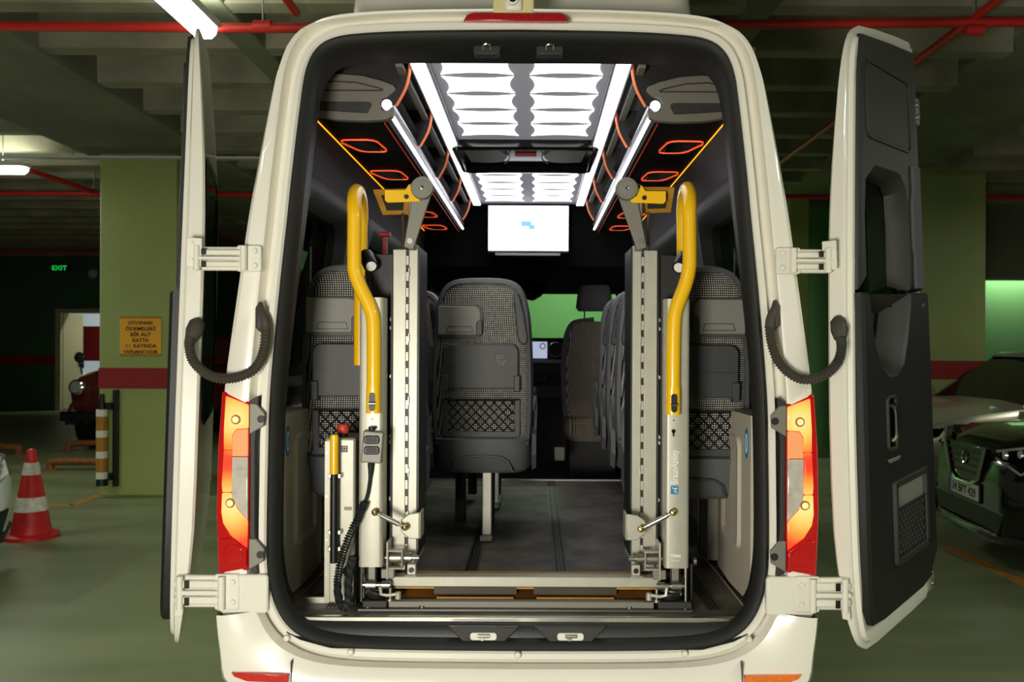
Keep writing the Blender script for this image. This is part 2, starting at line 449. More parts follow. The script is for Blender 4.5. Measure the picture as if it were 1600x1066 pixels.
# pillars
def pillar(x0, x1, y0, y1, label, z_top=3.5, sz=(1.085, 1.295)):
    o = setting(MB().box2(x0, x1, y0, y1, 0, z_top).build('pillar', 'pillar_green', smooth=0, bev=.012, origin=((x0+x1)/2, (y0+y1)/2, 0)), label)
    MB().box2(x0-.004, x1+.004, y0-.004, y1+.004, sz[0], sz[1]).build('stripe', 'stripe_red', o, smooth=0)
    return o
PY = 8.8
pillar((155-CX)*PY/FPX, -3.65, PY, PY+1.0, 'olive green concrete pillar with orange notice and red stripe')
pillar(4.1, 5.17, 10.0, 10.9, 'olive green pillar with red stripe behind the open right door', 3.97, (1.17, 1.385))
pillar(3.5, 3.76, 12.0, 12.7, 'far green pillar seen between van and right door', 3.97)
pillar(-6.9, -6.2, 15.6, 16.3, 'far dark pillar behind the notice pillar', 3.5)
# base marks on pillar are stains of the paint; the notice
A = W(187.5, 497, PY-.012); B = W(251.5, 559, PY-.012)
s = thing('notice_board', 'orange payment notice with black capitals on the green pillar', 'sign', ((A.x+B.x)/2, PY-.01, B.z))
MB().box2(A.x, B.x, PY-.012, PY-.002, B.z, A.z).build('board', 'sign_orange', s, bev=.003)
MB().box2(A.x, B.x, PY-.016, PY-.0121, A.z-.022, A.z).box2(A.x, B.x, PY-.016, PY-.0121, B.z, B.z+.022).build('edge_band', 'yellow_dull', s)
lines = [('OTOPARK', .255), ('ÖDEMELERİ', .305), ('BİR ALT', .205), ('KATTA', .165), ('KATINDA', .235), ('YAPILMAKTADIR', .355)]
for i, (t, wd) in enumerate(lines):
    zz = A.z-.085-i*.058
    xc = (A.x+B.x)/2+(.045 if t == 'KATINDA' else .0)
    text(t, .050 if i < 5 else .046, 'black_print', s, lambda x, y, z, xc=xc, zz=zz: (xc+x, PY-.0125-z, zz+y), width=wd, bold=.0015)
text('B2', .050, 'faint_print', s, lambda x, y, z: ((A.x+B.x)/2-.125+x, PY-.0125-z, A.z-.085-4*.058+y), width=.06, bold=.001)

# striped corner post on the pillar
pp = W(160, 700, PY-.1)
g = thing('corner_guard', 'white and ochre striped guard post on the pillar corner', 'guard post', (pp.x, pp.y, .1))
z0 = W(160, 762, PY-.1).z; z1 = W(160, 628, PY-.1).z
MB().cyl((pp.x, pp.y, z0), (pp.x, pp.y, z0+.07), .055, .05).build('foot', 'black', g)
hh = (z1-z0-.07-.06)/7; zc_ = z0+.07
for i in range(7):
    h = hh*.65 if i % 2 == 0 else hh*1.35
    MB().tube([(pp.x, pp.y, zc_), (pp.x, pp.y, zc_+h)], .055, 16).build('band', 'post_white' if i % 2 == 0 else 'post_ochre', g)
    zc_ += h
MB().cyl((pp.x, pp.y, zc_), (pp.x, pp.y, z1+.06), .03, .02).build('tip', 'black', g)
MB().box2(pp.x+.075, pp.x+.13, PY-.045, PY-.002, z0-.02, z1+.1).build('mount_rail', 'black', g, bev=.006)
MB().box2(pp.x-.02, pp.x+.08, PY-.09, PY-.045, z0+.05, z0+.12).box2(pp.x-.02, pp.x+.08, PY-.09, PY-.045, z1-.1, z1-.03).build('bracket', 'black', g)

# pipes, cable tray
def pipe(pts, r, label, rings=()):
    o = thing('sprinkler_pipe', label, 'pipe', pts[0])
    MB().tube(pts, r, 14).build('pipe_run', 'pipe_red', o)
    for q, ax in rings:
        q = Vector(q); d = Vector(ax)
        MB().cyl(q-d*.05, q+d*.05, r*1.22, n=14).build('coupling', 'pipe_red', o)
        MB().cyl(q+Vector((0, 0, r)), (q.x, q.y, 3.97), .006, n=6).build('hanger', 'tray_metal', o)
pz = W(300, 43, 4.9).z
pipe([(-6, 4.9, pz+.005), (-1.5, 4.9, pz-.01), (1.2, 4.9, pz+.022), (5.5, 4.9, pz+.085)], .027, 'red sprinkler pipe running across just above the van doors', [((-1.55, 4.9, pz), (1, 0, 0)), ((-4.6, 4.9, pz), (1, 0, 0)), ((2.46, 4.9, pz), (1, 0, 0))])
pipe([(-9, 10.2, 3.3), (9, 10.2, 3.3)], .03, 'farther red sprinkler pipe running across behind the notice pillar', [((-5.2, 10.2, 3.3), (1, 0, 0)), ((6.2, 10.2, 3.3), (1, 0, 0))])
pipe([(2.46, 2.6, 3.40), (2.46, 12.5, 3.40)], .024, 'red branch pipe running lengthwise above the right door', [((2.46, 6.8, 3.4), (0, 1, 0))])
pipe([(-1.36, 2.6, 3.41), (-1.36, 4.9, 3.41)], .024, 'short red branch pipe left of the roof unit', [((-1.36, 3.6, 3.41), (0, 1, 0))])
pipe([(-5.2, 8.85, 3.32), (-5.2, 15, 3.32)], .03, 'red pipe running lengthwise left of the notice pillar', [((-5.2, 11.4, 3.32), (0, 1, 0))])
pipe([(-13, 16.2, 3.25), (8, 16.2, 3.25)], .03, 'farthest red sprinkler pipe in the left bay', [((-8, 16.2, 3.25), (1, 0, 0))])
tz = W(200, 250, 8.6).z
t_ = thing('cable_tray', 'thin pale perforated cable tray across the left ceiling', 'cable tray', (-5, 8.6, tz))
MB().box2(-9, -2.2, 8.57, 8.63, tz-.012, tz-.008).box2(-9, -2.2, 8.57, 8.574, tz-.012, tz+.016).box2(-9, -2.2, 8.626, 8.63, tz-.012, tz+.016).build('channel', 'lamp_body', t_, smooth=0)
for k in range(4):
    MB().cyl((-8.4+k*1.9, 8.6, tz), (-8.4+k*1.9, 8.6, 3.97), .005, n=6).build('hanger', 'tray_metal', t_)

# fluorescent fittings
def lamp(x, y, z, L, along, power, label, wd=.15):
    o = thing('fluorescent_lamp', label, 'lamp', (x, y, z), 'fluorescent fittings on the garage ceiling')
    hx, hy = (L/2, wd/2) if along == 'x' else (wd/2, L/2)
    MB().box2(x-hx, x+hx, y-hy, y+hy, z+.02, z+.07).build('body', 'lamp_body', o, bev=.01)
    pr = [(-wd/2+.004, .02), (-wd/2+.01, -.02), (-wd/2+.035, -.045), (wd/2-.035, -.045), (wd/2-.01, -.02), (wd/2-.004, .02)]
    l2 = L/2-.01
    if along == 'x': rings = [[(x+t, y+u*(.55 if abs(t) > l2-.02 else 1), z+(v*.5 if abs(t) > l2-.02 else v)) for u, v in pr] for t in (-l2, -l2+.04, l2-.04, l2)]
    else: rings = [[(x+u*(.55 if abs(t) > l2-.02 else 1), y+t, z+(v*.5 if abs(t) > l2-.02 else v)) for u, v in pr] for t in (-l2, -l2+.04, l2-.04, l2)]
    MB().loft(rings, True, True, True).build('diffuser', 'tube_light', o)
    for t in (-.3, .3):
        dx, dy = (t*L, 0) if along == 'x' else (0, t*L)
        MB().cyl((x+dx, y+dy, z+.07), (x+dx, y+dy, 3.97), .006, n=6).build('hanger', 'tray_metal', o)
    if power:
        d = bpy.data.lights.new('lamp_light', 'AREA'); d.shape = 'RECTANGLE'; d.size = L if along == 'x' else wd; d.size_y = wd if along == 'x' else L
        d.energy = power; d.color = (.95, 1, .86)
        lo = bpy.data.objects.new('lamp_light', d); COL.objects.link(lo); lo.parent = o; lo.location = (0, 0, -.06)
        d2 = bpy.data.lights.new('fill_light_up', 'AREA'); d2.shape = 'RECTANGLE'; d2.size = d.size; d2.size_y = d.size_y  # extra upward light added over each fitting to brighten the ceiling
        d2.energy = power*.45; d2.color = (.95, 1, .86)
        l2_ = bpy.data.objects.new('fill_light_up', d2); COL.objects.link(l2_); l2_.parent = o; l2_.location = (0, 0, .085); l2_.rotation_euler = (PI, 0, 0)
    return o
lamp(-1.86, 4.28, 3.29, 1.25, 'y', 30, 'bright fluorescent fitting above the open left door')
q = W(43, 268, 8.7); lamp(q.x-.63, 8.7, q.z, 1.25, 'x', 30, 'small bright fluorescent fitting at the left edge of the picture')
lamp(.6, 11.6, 3.3, 1.25, 'x', 66, 'fluorescent fitting lighting the green wall ahead of the van')
lamp(7.0, 12.75, 2.75, 1.25, 'x', 9, 'fluorescent fitting lighting the green wall at far right')
lamp(-2.6, -2.2, 3.3, 1.25, 'y', 46, 'fluorescent fitting behind the viewpoint to the left')
lamp(2.6, -2.2, 3.3, 1.25, 'y', 46, 'fluorescent fitting behind the viewpoint to the right')
lamp(-6.6, 4.6, 3.3, 1.25, 'y', 48, 'fluorescent fitting over the left bay outside the frame')
lamp(3.4, 1.4, 3.3, 1.25, 'y', 50, 'fluorescent fitting beside the van to the right, outside the frame')
lamp(6.4, 6.6, 3.3, 1.25, 'y', 34, 'fluorescent fitting over the right bay outside the frame')
lamp(-9.3, 20.7, 2.9, .9, 'x', 22, 'lamp inside the lobby beyond the doorway')

# floor markings
flo = bpy.data.objects['floor']
def line(a, b_, wd, mat='line_yellow'):
    a = Vector(a); b_ = Vector(b_); d = (b_-a).normalized(); n = Vector((-d.y, d.x))*wd/2
    MB().add([(a.x+n.x, a.y+n.y, .0), (a.x-n.x, a.y-n.y, .0), (b_.x-n.x, b_.y-n.y, .0), (b_.x+n.x, b_.y+n.y, .0),
              (a.x+n.x, a.y+n.y, .003), (a.x-n.x, a.y-n.y, .003), (b_.x-n.x, b_.y-n.y, .003), (b_.x+n.x, b_.y+n.y, .003)],
             [(4, 5, 6, 7), (0, 1, 5, 4), (1, 2, 6, 5), (2, 3, 7, 6), (3, 0, 4, 7)]).build('painted_line', mat, flo, smooth=0)
def G(px, py):
    Y = ZC*FPX/(py-CY); return ((px-CX)*Y/FPX, Y)
line(G(1478, 850), G(1640, 926), .10)
line(G(0, 796), G(115, 793), .09); line(G(115, 793), G(168, 772), .09)
line(G(-60, 742), G(70, 728), .08)

# wheel stops: low bent tubes
def stop(a, b_, label):
    o = thing('wheel_stop', label, 'wheel stop', (a[0], a[1], 0), 'wheel stops of the left bay')
    ax, ay = a; bx_, by_ = b_
    MB().tube(catmull([(ax, ay, .01), (ax, ay, .07), (ax+(bx_-ax)*.05, ay+(by_-ay)*.05, .10), (ax+(bx_-ax)*.5, ay+(by_-ay)*.5, .105), (ax+(bx_-ax)*.95, ay+(by_-ay)*.95, .10), (bx_, by_, .07), (bx_, by_, .01)], 4), .045, 12).build('tube', 'rust', o)
    for (u, v) in (a, b_):
        MB().box((u, v, .006), (.2, .14, .012)).build('foot_plate', 'rust', o, bev=.003)
stop(G(80, 738), G(200, 738), 'rusty tube wheel stop between cone and pillar')
stop(G(-60, 712), G(30, 715), 'rusty tube wheel stop at the left picture edge')
stop(G(108, 708), G(175, 706), 'rusty tube wheel stop under the old car')

# traffic cone
cp = G(50, 843)
cn = thing('traffic_cone', 'scuffed red traffic cone with two white bands', 'traffic cone', (cp[0], cp[1], 0))
hz = .70
def cr(z): return .150-(.150-.030)*(z-.04)/(hz-.04)
def cband(z0, z1, name, mat, ex=0):
    MB().lathe([(cr(z0)+ex, z0), (cr((z0+z1)/2)+ex, (z0+z1)/2), (cr(z1)+ex, z1)], (cp[0], cp[1], 0), 'z', 28).build(name, mat, cn)
oct_ = [(cp[0]+.205*math.cos(PI/16+k*PI/8)*(1 if k % 2 else 1.02), cp[1]+.205*math.sin(PI/16+k*PI/8)) for k in range(16)]
MB().loft([[(x, y, 0) for x, y in oct_], [(x, y, .028) for x, y in oct_], [(cp[0]+(x-cp[0])*.8, cp[1]+(y-cp[1])*.8, .04) for x, y in oct_]], True, True, True).build('base', 'cone_red', cn)
cband(.04, .215, 'cone_section', 'cone_red'); cband(.215, .325, 'white_band', 'cone_white', .003); cband(.325, .50, 'cone_section', 'cone_red')
cband(.50, .595, 'white_band', 'cone_white', .003)
MB().lathe([(cr(.595), .595), (cr(.66), .66), (.036, .685), (.02, hz), (.001, hz+.004)], (cp[0], cp[1], 0), 'z', 28).build('tip', 'cone_red', cn)
# ================================================================ THE VAN
VX, RY = -.058, 2.8
VT = lambda p: (VX+p[0], RY+p[1], p[2])
def VB(): return MB(VT)
van = thing('passenger_van', 'white high-roof passenger van with both rear doors open', 'van', (VX, RY, 0))
OPEN = [(0, .556), (.35, .558), (.55, .565), (.66, .585), (.73, .625), (.775, .69), (.80, .78), (.807, .90), (.803, 1.2), (.797, 1.4), (.77, 1.71), (.745, 1.95), (.73, 2.10), (.703, 2.33), (.686, 2.43), (.655, 2.493), (.60, 2.528), (.5, 2.543), (.3, 2.552), (0, 2.556)]
OUT = [(0, .42), (.35, .42), (.6, .42), (.78, .425), (.925, .45), (.952, .56), (.966, .72), (.966, .90), (.962, 1.2), (.957, 1.4), (.915, 1.71), (.88, 1.95), (.853, 2.10), (.807, 2.33), (.782, 2.43), (.745, 2.52), (.68, 2.57), (.52, 2.597), (.3, 2.61), (0, 2.615)]
INN = [(0, .635), (.35, .635), (.55, .64), (.66, .64), (.72, .65), (.772, .70), (.792, .78), (.800, .90), (.797, 1.2), (.788, 1.4), (.757, 1.71), (.728, 1.95), (.712, 2.10), (.690, 2.30), (.672, 2.40), (.642, 2.455), (.59, 2.487), (.45, 2.497), (.3, 2.50), (0, 2.50)]
def full(half, per=4):
    pts = [Vector((x, z)) for x, z in half]
    c = catmull(pts, per)
    c[0] = pts[0]; c[-1] = pts[-1]
    return [(p.x, p.y) for p in c]+[(-p.x, p.y) for p in c[-2:0:-1]]
fo, fu, fi = full(OPEN), full(OUT), full(INN)
def lerp2(a, b, t): return [(p[0]+(q[0]-p[0])*t, p[1]+(q[1]-p[1])*t) for p, q in zip(a, b)]
def at_y(ring, y): return [(x, y, z) for x, z in ring]
ofs = lambda d: inset(fo, -d)
# rear frame of the body, from the rubber flange outwards, then the skin forward
b = VB()
b.loft([at_y(ofs(.004), .05), at_y(ofs(.006), .018), at_y(ofs(.014), .010), at_y(ofs(.030), .010), at_y(ofs(.036), .040), at_y(ofs(.056), .046), at_y(ofs(.064), .030), at_y(ofs(.068), .002),
        at_y(lerp2(ofs(.070), fu, .12), -.002), at_y(lerp2(ofs(.07), fu, .72), .0), at_y(lerp2(ofs(.07), fu, .90), .010), at_y(lerp2(ofs(.07), fu, .98), .030), at_y(fu, .07)])
b.build('rear_frame', 'paint', van, smooth=32)
# seal
b = VB(); b.loft([at_y(ofs(.006), .03), at_y(ofs(.003), .004), at_y(ofs(-.008), -.006), at_y(ofs(-.020), .0), at_y(ofs(-.030), .018), at_y(ofs(-.032), .05)])
b.build('door_seal', 'rubber', van)
# reveal: dark moulded trim from the seal to the inside
b = VB(); b.loft([at_y(ofs(-.028), .03), at_y(lerp2(ofs(-.03), fi, .35), .05), at_y(lerp2(ofs(-.03), fi, .8), .10), at_y(fi, .16), at_y(lerp2(fi, fu, .35), .19)])
# drop the lower part, which is the threshold panel
rv = b; keep = []
nf = len(fo)
rv.f = [f for f in rv.f if not all(rv.v[i].z < .70 for i in f)]
rv.build('reveal_trim', 'trim_black', van)

# ---- side walls with window openings, exterior skin and interior lining
ZS = [.42, .56, .72, .90, 1.2, 1.40, 1.71, 1.95, 2.10, 2.18, 2.33, 2.43, 2.52, 2.57, 2.597, 2.61, 2.615]
def xo(z):
    tab = sorted([(q[1], q[0]) for q in OUT if q[1] > .43]); return interp(tab, z)
WIN = [(.26, 1.08), (1.45, 2.75), (3.05, 4.15)]
WZ0, WZ1 = 1.33, 2.15
def side_panel(sg, y0, y1, za, zb, name, n=8, mat='paint', lining='trim_soft'):
    zs = [za+(zb-za)*k/n for k in range(n+1)]
    b = VB(); b.loft([[(sg*xo(z), y0, z) for z in zs], [(sg*xo(z), y1, z) for z in zs]], False)
    b.build(name, mat, van)
    b = VB(); th = .075
    ring = lambda y: [(sg*(xo(z)-th), y, z) for z in zs]
    b.loft([ring(y0), ring(y1)], False)
    # returns into the opening
    for z in (za, zb): b.add([(sg*(xo(z)-th), y0, z), (sg*(xo(z)-.012), y0, z), (sg*(xo(z)-.012), y1, z), (sg*(xo(z)-th), y1, z)], [(0, 1, 2, 3)])
    for y in (y0, y1): b.loft([[(sg*(xo(z)-th), y, z) for z in zs], [(sg*(xo(z)-.012), y, z) for z in zs]], False)
    b.build(name+'_lining', lining, van)
for sg in (-1, 1):
    side_panel(sg, .06, 5.3, .42, WZ0, 'lower_side', 10, lining='trim_beige_dark')
    side_panel(sg, .06, 5.3, WZ1, 2.52, 'upper_side', 8)
    prev = .06
    for (a, c) in WIN+[(5.3, 5.3)]:
        if a > prev: side_panel(sg, prev, a, WZ0, WZ1, 'window_pillar', 8)
        prev = c
    for (a, c) in WIN:
        zs = [WZ0+(WZ1-WZ0)*k/6 for k in range(7)]
        b = VB(); b.loft([[(sg*(xo(z)-.006), a, z) for z in zs], [(sg*(xo(z)-.006), c, z) for z in zs], [(sg*(xo(z)-.011), c, z) for z in zs], [(sg*(xo(z)-.011), a, z) for z in zs]], False, ring_loop=True)
        pane = b.build('side_window', 'glass', van)
        # moulded inner window surround
        def sur(y, z, d): return (sg*(xo(z)-d), y, z)
        outer = rrect(a-.03, c+.03, WZ0-.03, WZ1+.02, .10, 6); inn = rrect(a+.05, c-.05, WZ0+.05, WZ1-.06, .09, 6); inn2 = rrect(a+.09, c-.09, WZ0+.08, WZ1-.10, .08, 6)
        b = VB(); b.loft([[sur(y, z, .072) for y, z in outer], [sur(y, z, .092) for y, z in lerp2(outer, inn, .4)], [sur(y, z, .092) for y, z in inn], [sur(y, z, .05) for y, z in inn2], [sur(y, z, .014) for y, z in inn2]])
        b.build('window_surround', 'trim_dark', pane)
        b = VB(); ym = a+(c-a)*.62
        b.box2(sg*(xo(1.7)-.035)-.012, sg*(xo(1.7)-.035)+.012, ym-.012, ym+.012, WZ0+.06, WZ1-.06); b.build('window_bar', 'trim_black', pane)
# roof and headliner
def roof_pts(f): return [p for p in f if p[1] > 2.49]
half_roof = [(x, z) for x, z in [(.745, 2.52), (.68, 2.57), (.52, 2.597), (.3, 2.61), (0, 2.615), (-.3, 2.61), (-.52, 2.597), (-.68, 2.57), (-.745, 2.52)]]
b = VB(); b.loft([[(x, .06, z) for x, z in half_roof], [(x, 4.9, z) for x, z in half_roof], [(x*.97, 5.4, 2.3+(z-2.52)*.8) for x, z in half_roof], [(x*.95, 5.55, 2.12+(z-2.52)*.5) for x, z in half_roof]], False)
b.build('roof', 'paint', van)
b = VB(); b.box2(-.80, .80, .16, 5.0, 2.545, 2.56); b.build('headliner', 'headliner', van, smooth=0)
b = VB(); b.loft([[(sg*x, .19, z) for sg, x, z in ((1, .86, 2.15), (1, .80, 2.40), (1, .72, 2.53))], [(sg*x, 5.0, z) for sg, x, z in ((1, .86, 2.15), (1, .80, 2.40), (1, .72, 2.53))]], False); 
b.loft([[(-x, .19, z) for x, z in ((.86, 2.15), (.80, 2.40), (.72, 2.53))], [(-x, 5.0, z) for x, z in ((.86, 2.15), (.80, 2.40), (.72, 2.53))]], False)
b.build('cove_lining', 'trim_black', van)

# ---- floor inside
FZ = .64
fl = VB().box2(-.90, .90, .075, 3.0, FZ-.06, FZ).build('van_floor', 'floor_vinyl', van, smooth=0)
def track(x, y0, y1, wd=.055):
    t = VB().box2(x-wd/2, x+wd/2, y0, y1, FZ-.004, FZ+.0015).build('seat_track', 'trim_black', fl, smooth=0)
    for dx in (-wd/2+.004, -.006, .006, wd/2-.004): VB().box2(x+dx-.003, x+dx+.003, y0, y1, FZ, FZ+.003).build('track_rib', 'track_metal', t, smooth=0)
for x in (-.20, .16): track(x, .36, 2.95)
for x in (-.64, .67): track(x, .16, 2.95, .045)
VB().box2(-.76, .76, .062, .085, FZ-.018, FZ+.004).build('scuff_plate', 'alu', fl, bev=.003)
VB().box2(-.9, .9, 2.985, 3.01, FZ-.01, FZ+.008).build('step_edge', 'alu', fl, smooth=0)
for x in (-.775, .775): VB().box2(x-.004, x+.004, .085, 1.2, FZ, FZ+.006).build('floor_edge', 'alu', fl, smooth=0)
VB().box2(-.9, .9, 3.0, 5.6, FZ-.30, FZ-.16).build('cab_floor', 'carpet', van, smooth=0)
VB().box2(-.9, .9, 3.0, 3.015, FZ-.17, FZ-.01).build('step_riser', 'trim_black', van, smooth=0)
# threshold panel below the scuff plate
b = VB()
pr = [(.070, FZ-.006), (.050, FZ-.016), (.036, FZ-.03), (.030, FZ-.06), (.018, .572), (.004, .560), (.02, .552)]
xs = [-.745, -.70, -.6, -.42, -.30, -.22, -.16, .16, .22, .30, .42, .6, .70, .745]
rings = []
for x in xs:
    k = max(0, (abs(x)-.58)/.165); k = k*k*.055
    dip = 0
    rings.append([(x, y, z+k*(1-(z-.552)/.09)) for y, z in pr])
b.loft(rings, False)
th = b.build('threshold_panel', 'threshold', van)
for cxp in (758, 893):
    x = (cxp-CX)*2.83/FPX-VX; z = .597
    VB().prism([(x-.115, z+.030), (x-.062, z-.024), (x+.062, z-.024), (x+.115, z+.030)], 'xz', .012, .034).build('latch_recess', 'trim_dark', th, bev=.004)
    lp = VB().prism(rrect(x-.043, x+.043, z-.010, z+.014, .009, 3), 'xz', .004, .013).build('latch_plate', 'paint_hinge', th, bev=.002)
    VB().cyl((x-.018, .0, z+.006), (x+.02, .0, z+.006), .006, n=10).build('striker_pin', 'steel', lp)
    VB().cyl((x-.004, -.002, z-.002), (x-.004, .006, z-.002), .008, n=12).build('bolt', 'steel', lp)
# strikers in the header
for cxp in (759, 857):
    x = (cxp-CX)*2.86/FPX-VX; z = 2.515
    VB().prism(rrect(x-.045, x+.045, z-.022, z+.02, .012, 4), 'xz', .045, .09).build('header_striker', 'trim_dark', van, bev=.004)
    VB().tube([(x-.012, .045, z-.006), (x-.011, .035, z+.006), (x, .033, z+.008), (x+.011, .035, z+.006), (x+.012, .045, z-.006)], .0035, 8).build('striker_loop', 'chrome', van)

# ---- bumper
lowU = [(x, z) for x, z in ofs(.072)]
b = VB(); n_ = len(fo)
idx = [i for i in range(n_) if fo[i][1] < .76]
idx = sorted(idx, key=lambda i: fo[i][0] if fo[i][1] > .5 else 0)
right = [i for i in idx if fo[i][0] >= 0]; left = [i for i in idx if fo[i][0] < 0]
order = sorted(left, key=lambda i: (-fo[i][1] if fo[i][0] < -.5 else 0, fo[i][0]))
order = sorted(idx, key=lambda i: math.atan2(fo[i][0], 1.0-fo[i][1]))
inner = [(ofs(.050)[i][0], min(.683, ofs(.050)[i][1])) for i in order]; outer = [(fu[i][0], min(.683, fu[i][1])) for i in order]
def bl(t): return [(p[0]+(q[0]-p[0])*t, p[1]+(q[1]-p[1])*t) for p, q in zip(inner, outer)]
b.loft([[(x, .02, z) for x, z in bl(0)], [(x, -.012, z) for x, z in bl(.06)], [(x, -.03, z) for x, z in bl(.3)], [(x, -.045, z) for x, z in bl(.7)], [(x, -.04, z) for x, z in bl(.92)], [(x, -.02, z) for x, z in bl(1.0)], [(x*1.006, .10, z-.01) for x, z in bl(1.0)], [(x*1.006, .6, z-.01) for x, z in bl(1.0)]], False)
bp = b.build('bumper', 'paint', van)
VB().loft([[(x, -.02, .45), (x, -.055, .42), (x, -.05, .30), (x, .05, .28), (x, .3, .30), (x, .3, .45)] for x in (-.95, -.7, .7, .95)], True, True, True).build('bumper_lower', 'paint', van, bev=.02)
for sg in (-1, 1):
    xa, xb = (.722, .902)
    b = VB(); pts = [(sg*xa, .470), (sg*xa, .495), (sg*xb, .502), (sg*(xb-.01), .489), (sg*(xb-.05), .474)]
    b.prism(pts, 'xz', -.055, -.03); b.build('bumper_reflector', 'reflector_red' if sg < 0 else 'reflector_orange', bp, bev=.002)
    VB().box2(sg*.716-.0007, sg*.716+.0007, -.0462, -.02, .40, .535).build('bumper_seam', 'trim_soft', bp, smooth=0)
for px in (430+20, 550, 811, 1072, 1172):
    p = ((px-CX)*2.8/FPX-VX)
    z = interp([(0, .542), (.6, .55), (.70, .575), (.78, .61)], abs(p))
    VB().lathe([(.001, -.014), (.008, -.013), (.011, -.008), (.011, .006)], (p, 0.006, z), 'y', 14).build('frame_screw', 'paint_hinge', van)

# ---- tail lights
def tail(sg):
    yf = -.012
    def P(pts): return [(sg*x, z) for x, z in pts]
    o = VB().prism(P([(.862, 1.355), (.955, 1.39), (.968, 1.2), (.972, 1.0), (.965, .80), (.865, .81)]), 'xz', -.002, .10).build('tail_light', 'lamp_red', van, bev=.008)
    VB().prism(P([(.866, 1.345), (.938, 1.373), (.944, 1.27), (.944, 1.2), (.918, 1.2), (.918, 1.25), (.905, 1.268), (.866, 1.27)]), 'xz', yf, -.001).build('amber_lens', 'lamp_lit', o, bev=.003)
    VB().prism(P([(.920, 1.198), (.944, 1.198), (.950, 1.09), (.948, 1.065), (.920, 1.065)]), 'xz', yf, -.001).build('brake_lens', 'lamp_lit', o, bev=.003)
    VB().prism(P([(.866, 1.268), (.903, 1.266), (.915, 1.25), (.918, 1.18), (.866, 1.18)]), 'xz', yf, -.001).build('indicator_lens', 'lamp_peach', o, bev=.003)
    VB().prism(P([(.866, 1.178), (.918, 1.178), (.918, 1.045), (.904, 1.02), (.866, .975)]), 'xz', yf, -.001).build('reverse_lens', 'lamp_clear', o, bev=.003)
    VB().prism(P([(.922, 1.062), (.949, 1.062), (.951, 1.0), (.945, .965), (.920, .925), (.868, .885), (.867, .972), (.905, 1.015)]), 'xz', yf, -.001).build('amber_lens', 'lamp_lit', o, bev=.003)
    VB().prism(P([(.869, .880), (.905, .905), (.915, .918), (.955, .915), (.955, .822), (.869, .828)]), 'xz', yf, -.001).build('fog_lens', 'lamp_red_lit' if False else 'lamp_red', o, bev=.003)
    VB().lathe([(.001, yf-.004), (.030, yf-.003), (.034, yf+.002)], (sg*.912, 0, .866), 'y', 20).build('fog_bulb', 'lamp_red', o)
    for z in (1.298, 1.03):
        x = .905 if z > 1.2 else .922
        VB().lathe([(.010, yf-.004), (.014, yf-.005), (.016, yf)], (sg*x, 0, z), 'y', 16, False).build('bulb_ring', 'yellow_dull', o)
        VB().lathe([(.001, yf-.004), (.010, yf-.003), (.010, yf)], (sg*x, 0, z), 'y', 16).build('bulb', 'lamp_hot', o)
    for k in range(5):
        VB().box2(sg*.870 if sg > 0 else -.914, sg*.914 if sg > 0 else -.870, yf-.002, yf+.001, 1.165-.026*k-.003, 1.165-.026*k+.001).build('lens_rib', 'lamp_clear', o, smooth=0)
    # dark grey carrier between lamp and frame
    c = VB().prism(P([(.835, 1.375), (.862, 1.36), (.862, .81), (.835, .80), (.845, .95), (.845, 1.22)]), 'xz', -.004, .05).build('lamp_carrier', 'trim_dark', van, bev=.003)
    for z in (1.30, .865):
        VB().prism(P([(.862, z+.05), (.862, z-.05), (.815, z-.022), (.812, z+.018), (.84, z+.05)]), 'xz', -.012, .0).build('lamp_tab', 'lift_grey', c, bev=.003)
        VB().lathe([(.001, -.016), (.012, -.016), (.012, -.011)], (sg*.824, 0, z), 'y', 14).build('tab_screw', 'trim_black', c)
tail(-1); tail(1)
# ---- third brake lamp, roof camera, roof air unit
zb = W(804, 28.5, 2.8).z
bx0, bx1 = (722-CX)*2.8/FPX-VX, (886-CX)*2.8/FPX-VX
bk = VB().prism([(bx0, zb-.013), (bx0+.012, zb+.006), (bx0+.03, zb+.013), (bx1-.03, zb+.013), (bx1-.012, zb+.006), (bx1, zb-.013)], 'xz', -.012, .04).build('high_brake_lamp', 'brake_red', van, bev=.003)
for k in range(12):
    x = bx0+.05+(bx1-bx0-.10)*k/11
    VB().lathe([(.001, -.0155), (.007, -.0145), (.009, -.012)], (x, 0, zb+.002), 'y', 12).build('led_dome', 'lamp_red_lit' if False else 'brake_red', bk)
cxm = (800-CX)*2.8/FPX-VX
cmr = VB().box2(cxm-.066, cxm+.066, -.004, .06, zb+.016, zb+.10).build('camera_mount', 'cream', van, bev=.006)
VB().box2(cxm-.028, cxm+.028, -.022, .0, zb+.018, zb+.1).build('camera_housing', 'paint_hinge', cmr, bev=.01)
VB().lathe([(.019, -.024), (.019, -.034), (.012, -.035), (.011, -.028)], (cxm-.002, 0, zb+.050), 'y', 20, False).build('camera_ring', 'paint_hinge', cmr)
VB().lathe([(.001, -.036), (.007, -.034), (.011, -.029)], (cxm-.002, 0, zb+.050), 'y', 16).build('camera_lens', 'gloss_black', cmr)
b = VB(); rr = lambda s, z: [(x*s, (y-1.0)*s+1.0, z) for x, y in rrect(-.63, .63, .32, 1.7, .12, 6)]
b.loft([rr(.985, 2.714), rr(1.0, 2.724), rr(.985, 2.83), rr(.94, 2.885), rr(.8, 2.905)], True, True, True); ac = b.build('roof_air_unit', 'paint', van)
b = VB(); b.box2(-.58, .58, .36, 1.66, 2.59, 2.72); b.build('air_unit_gap', 'trim_dark', ac, bev=.004)

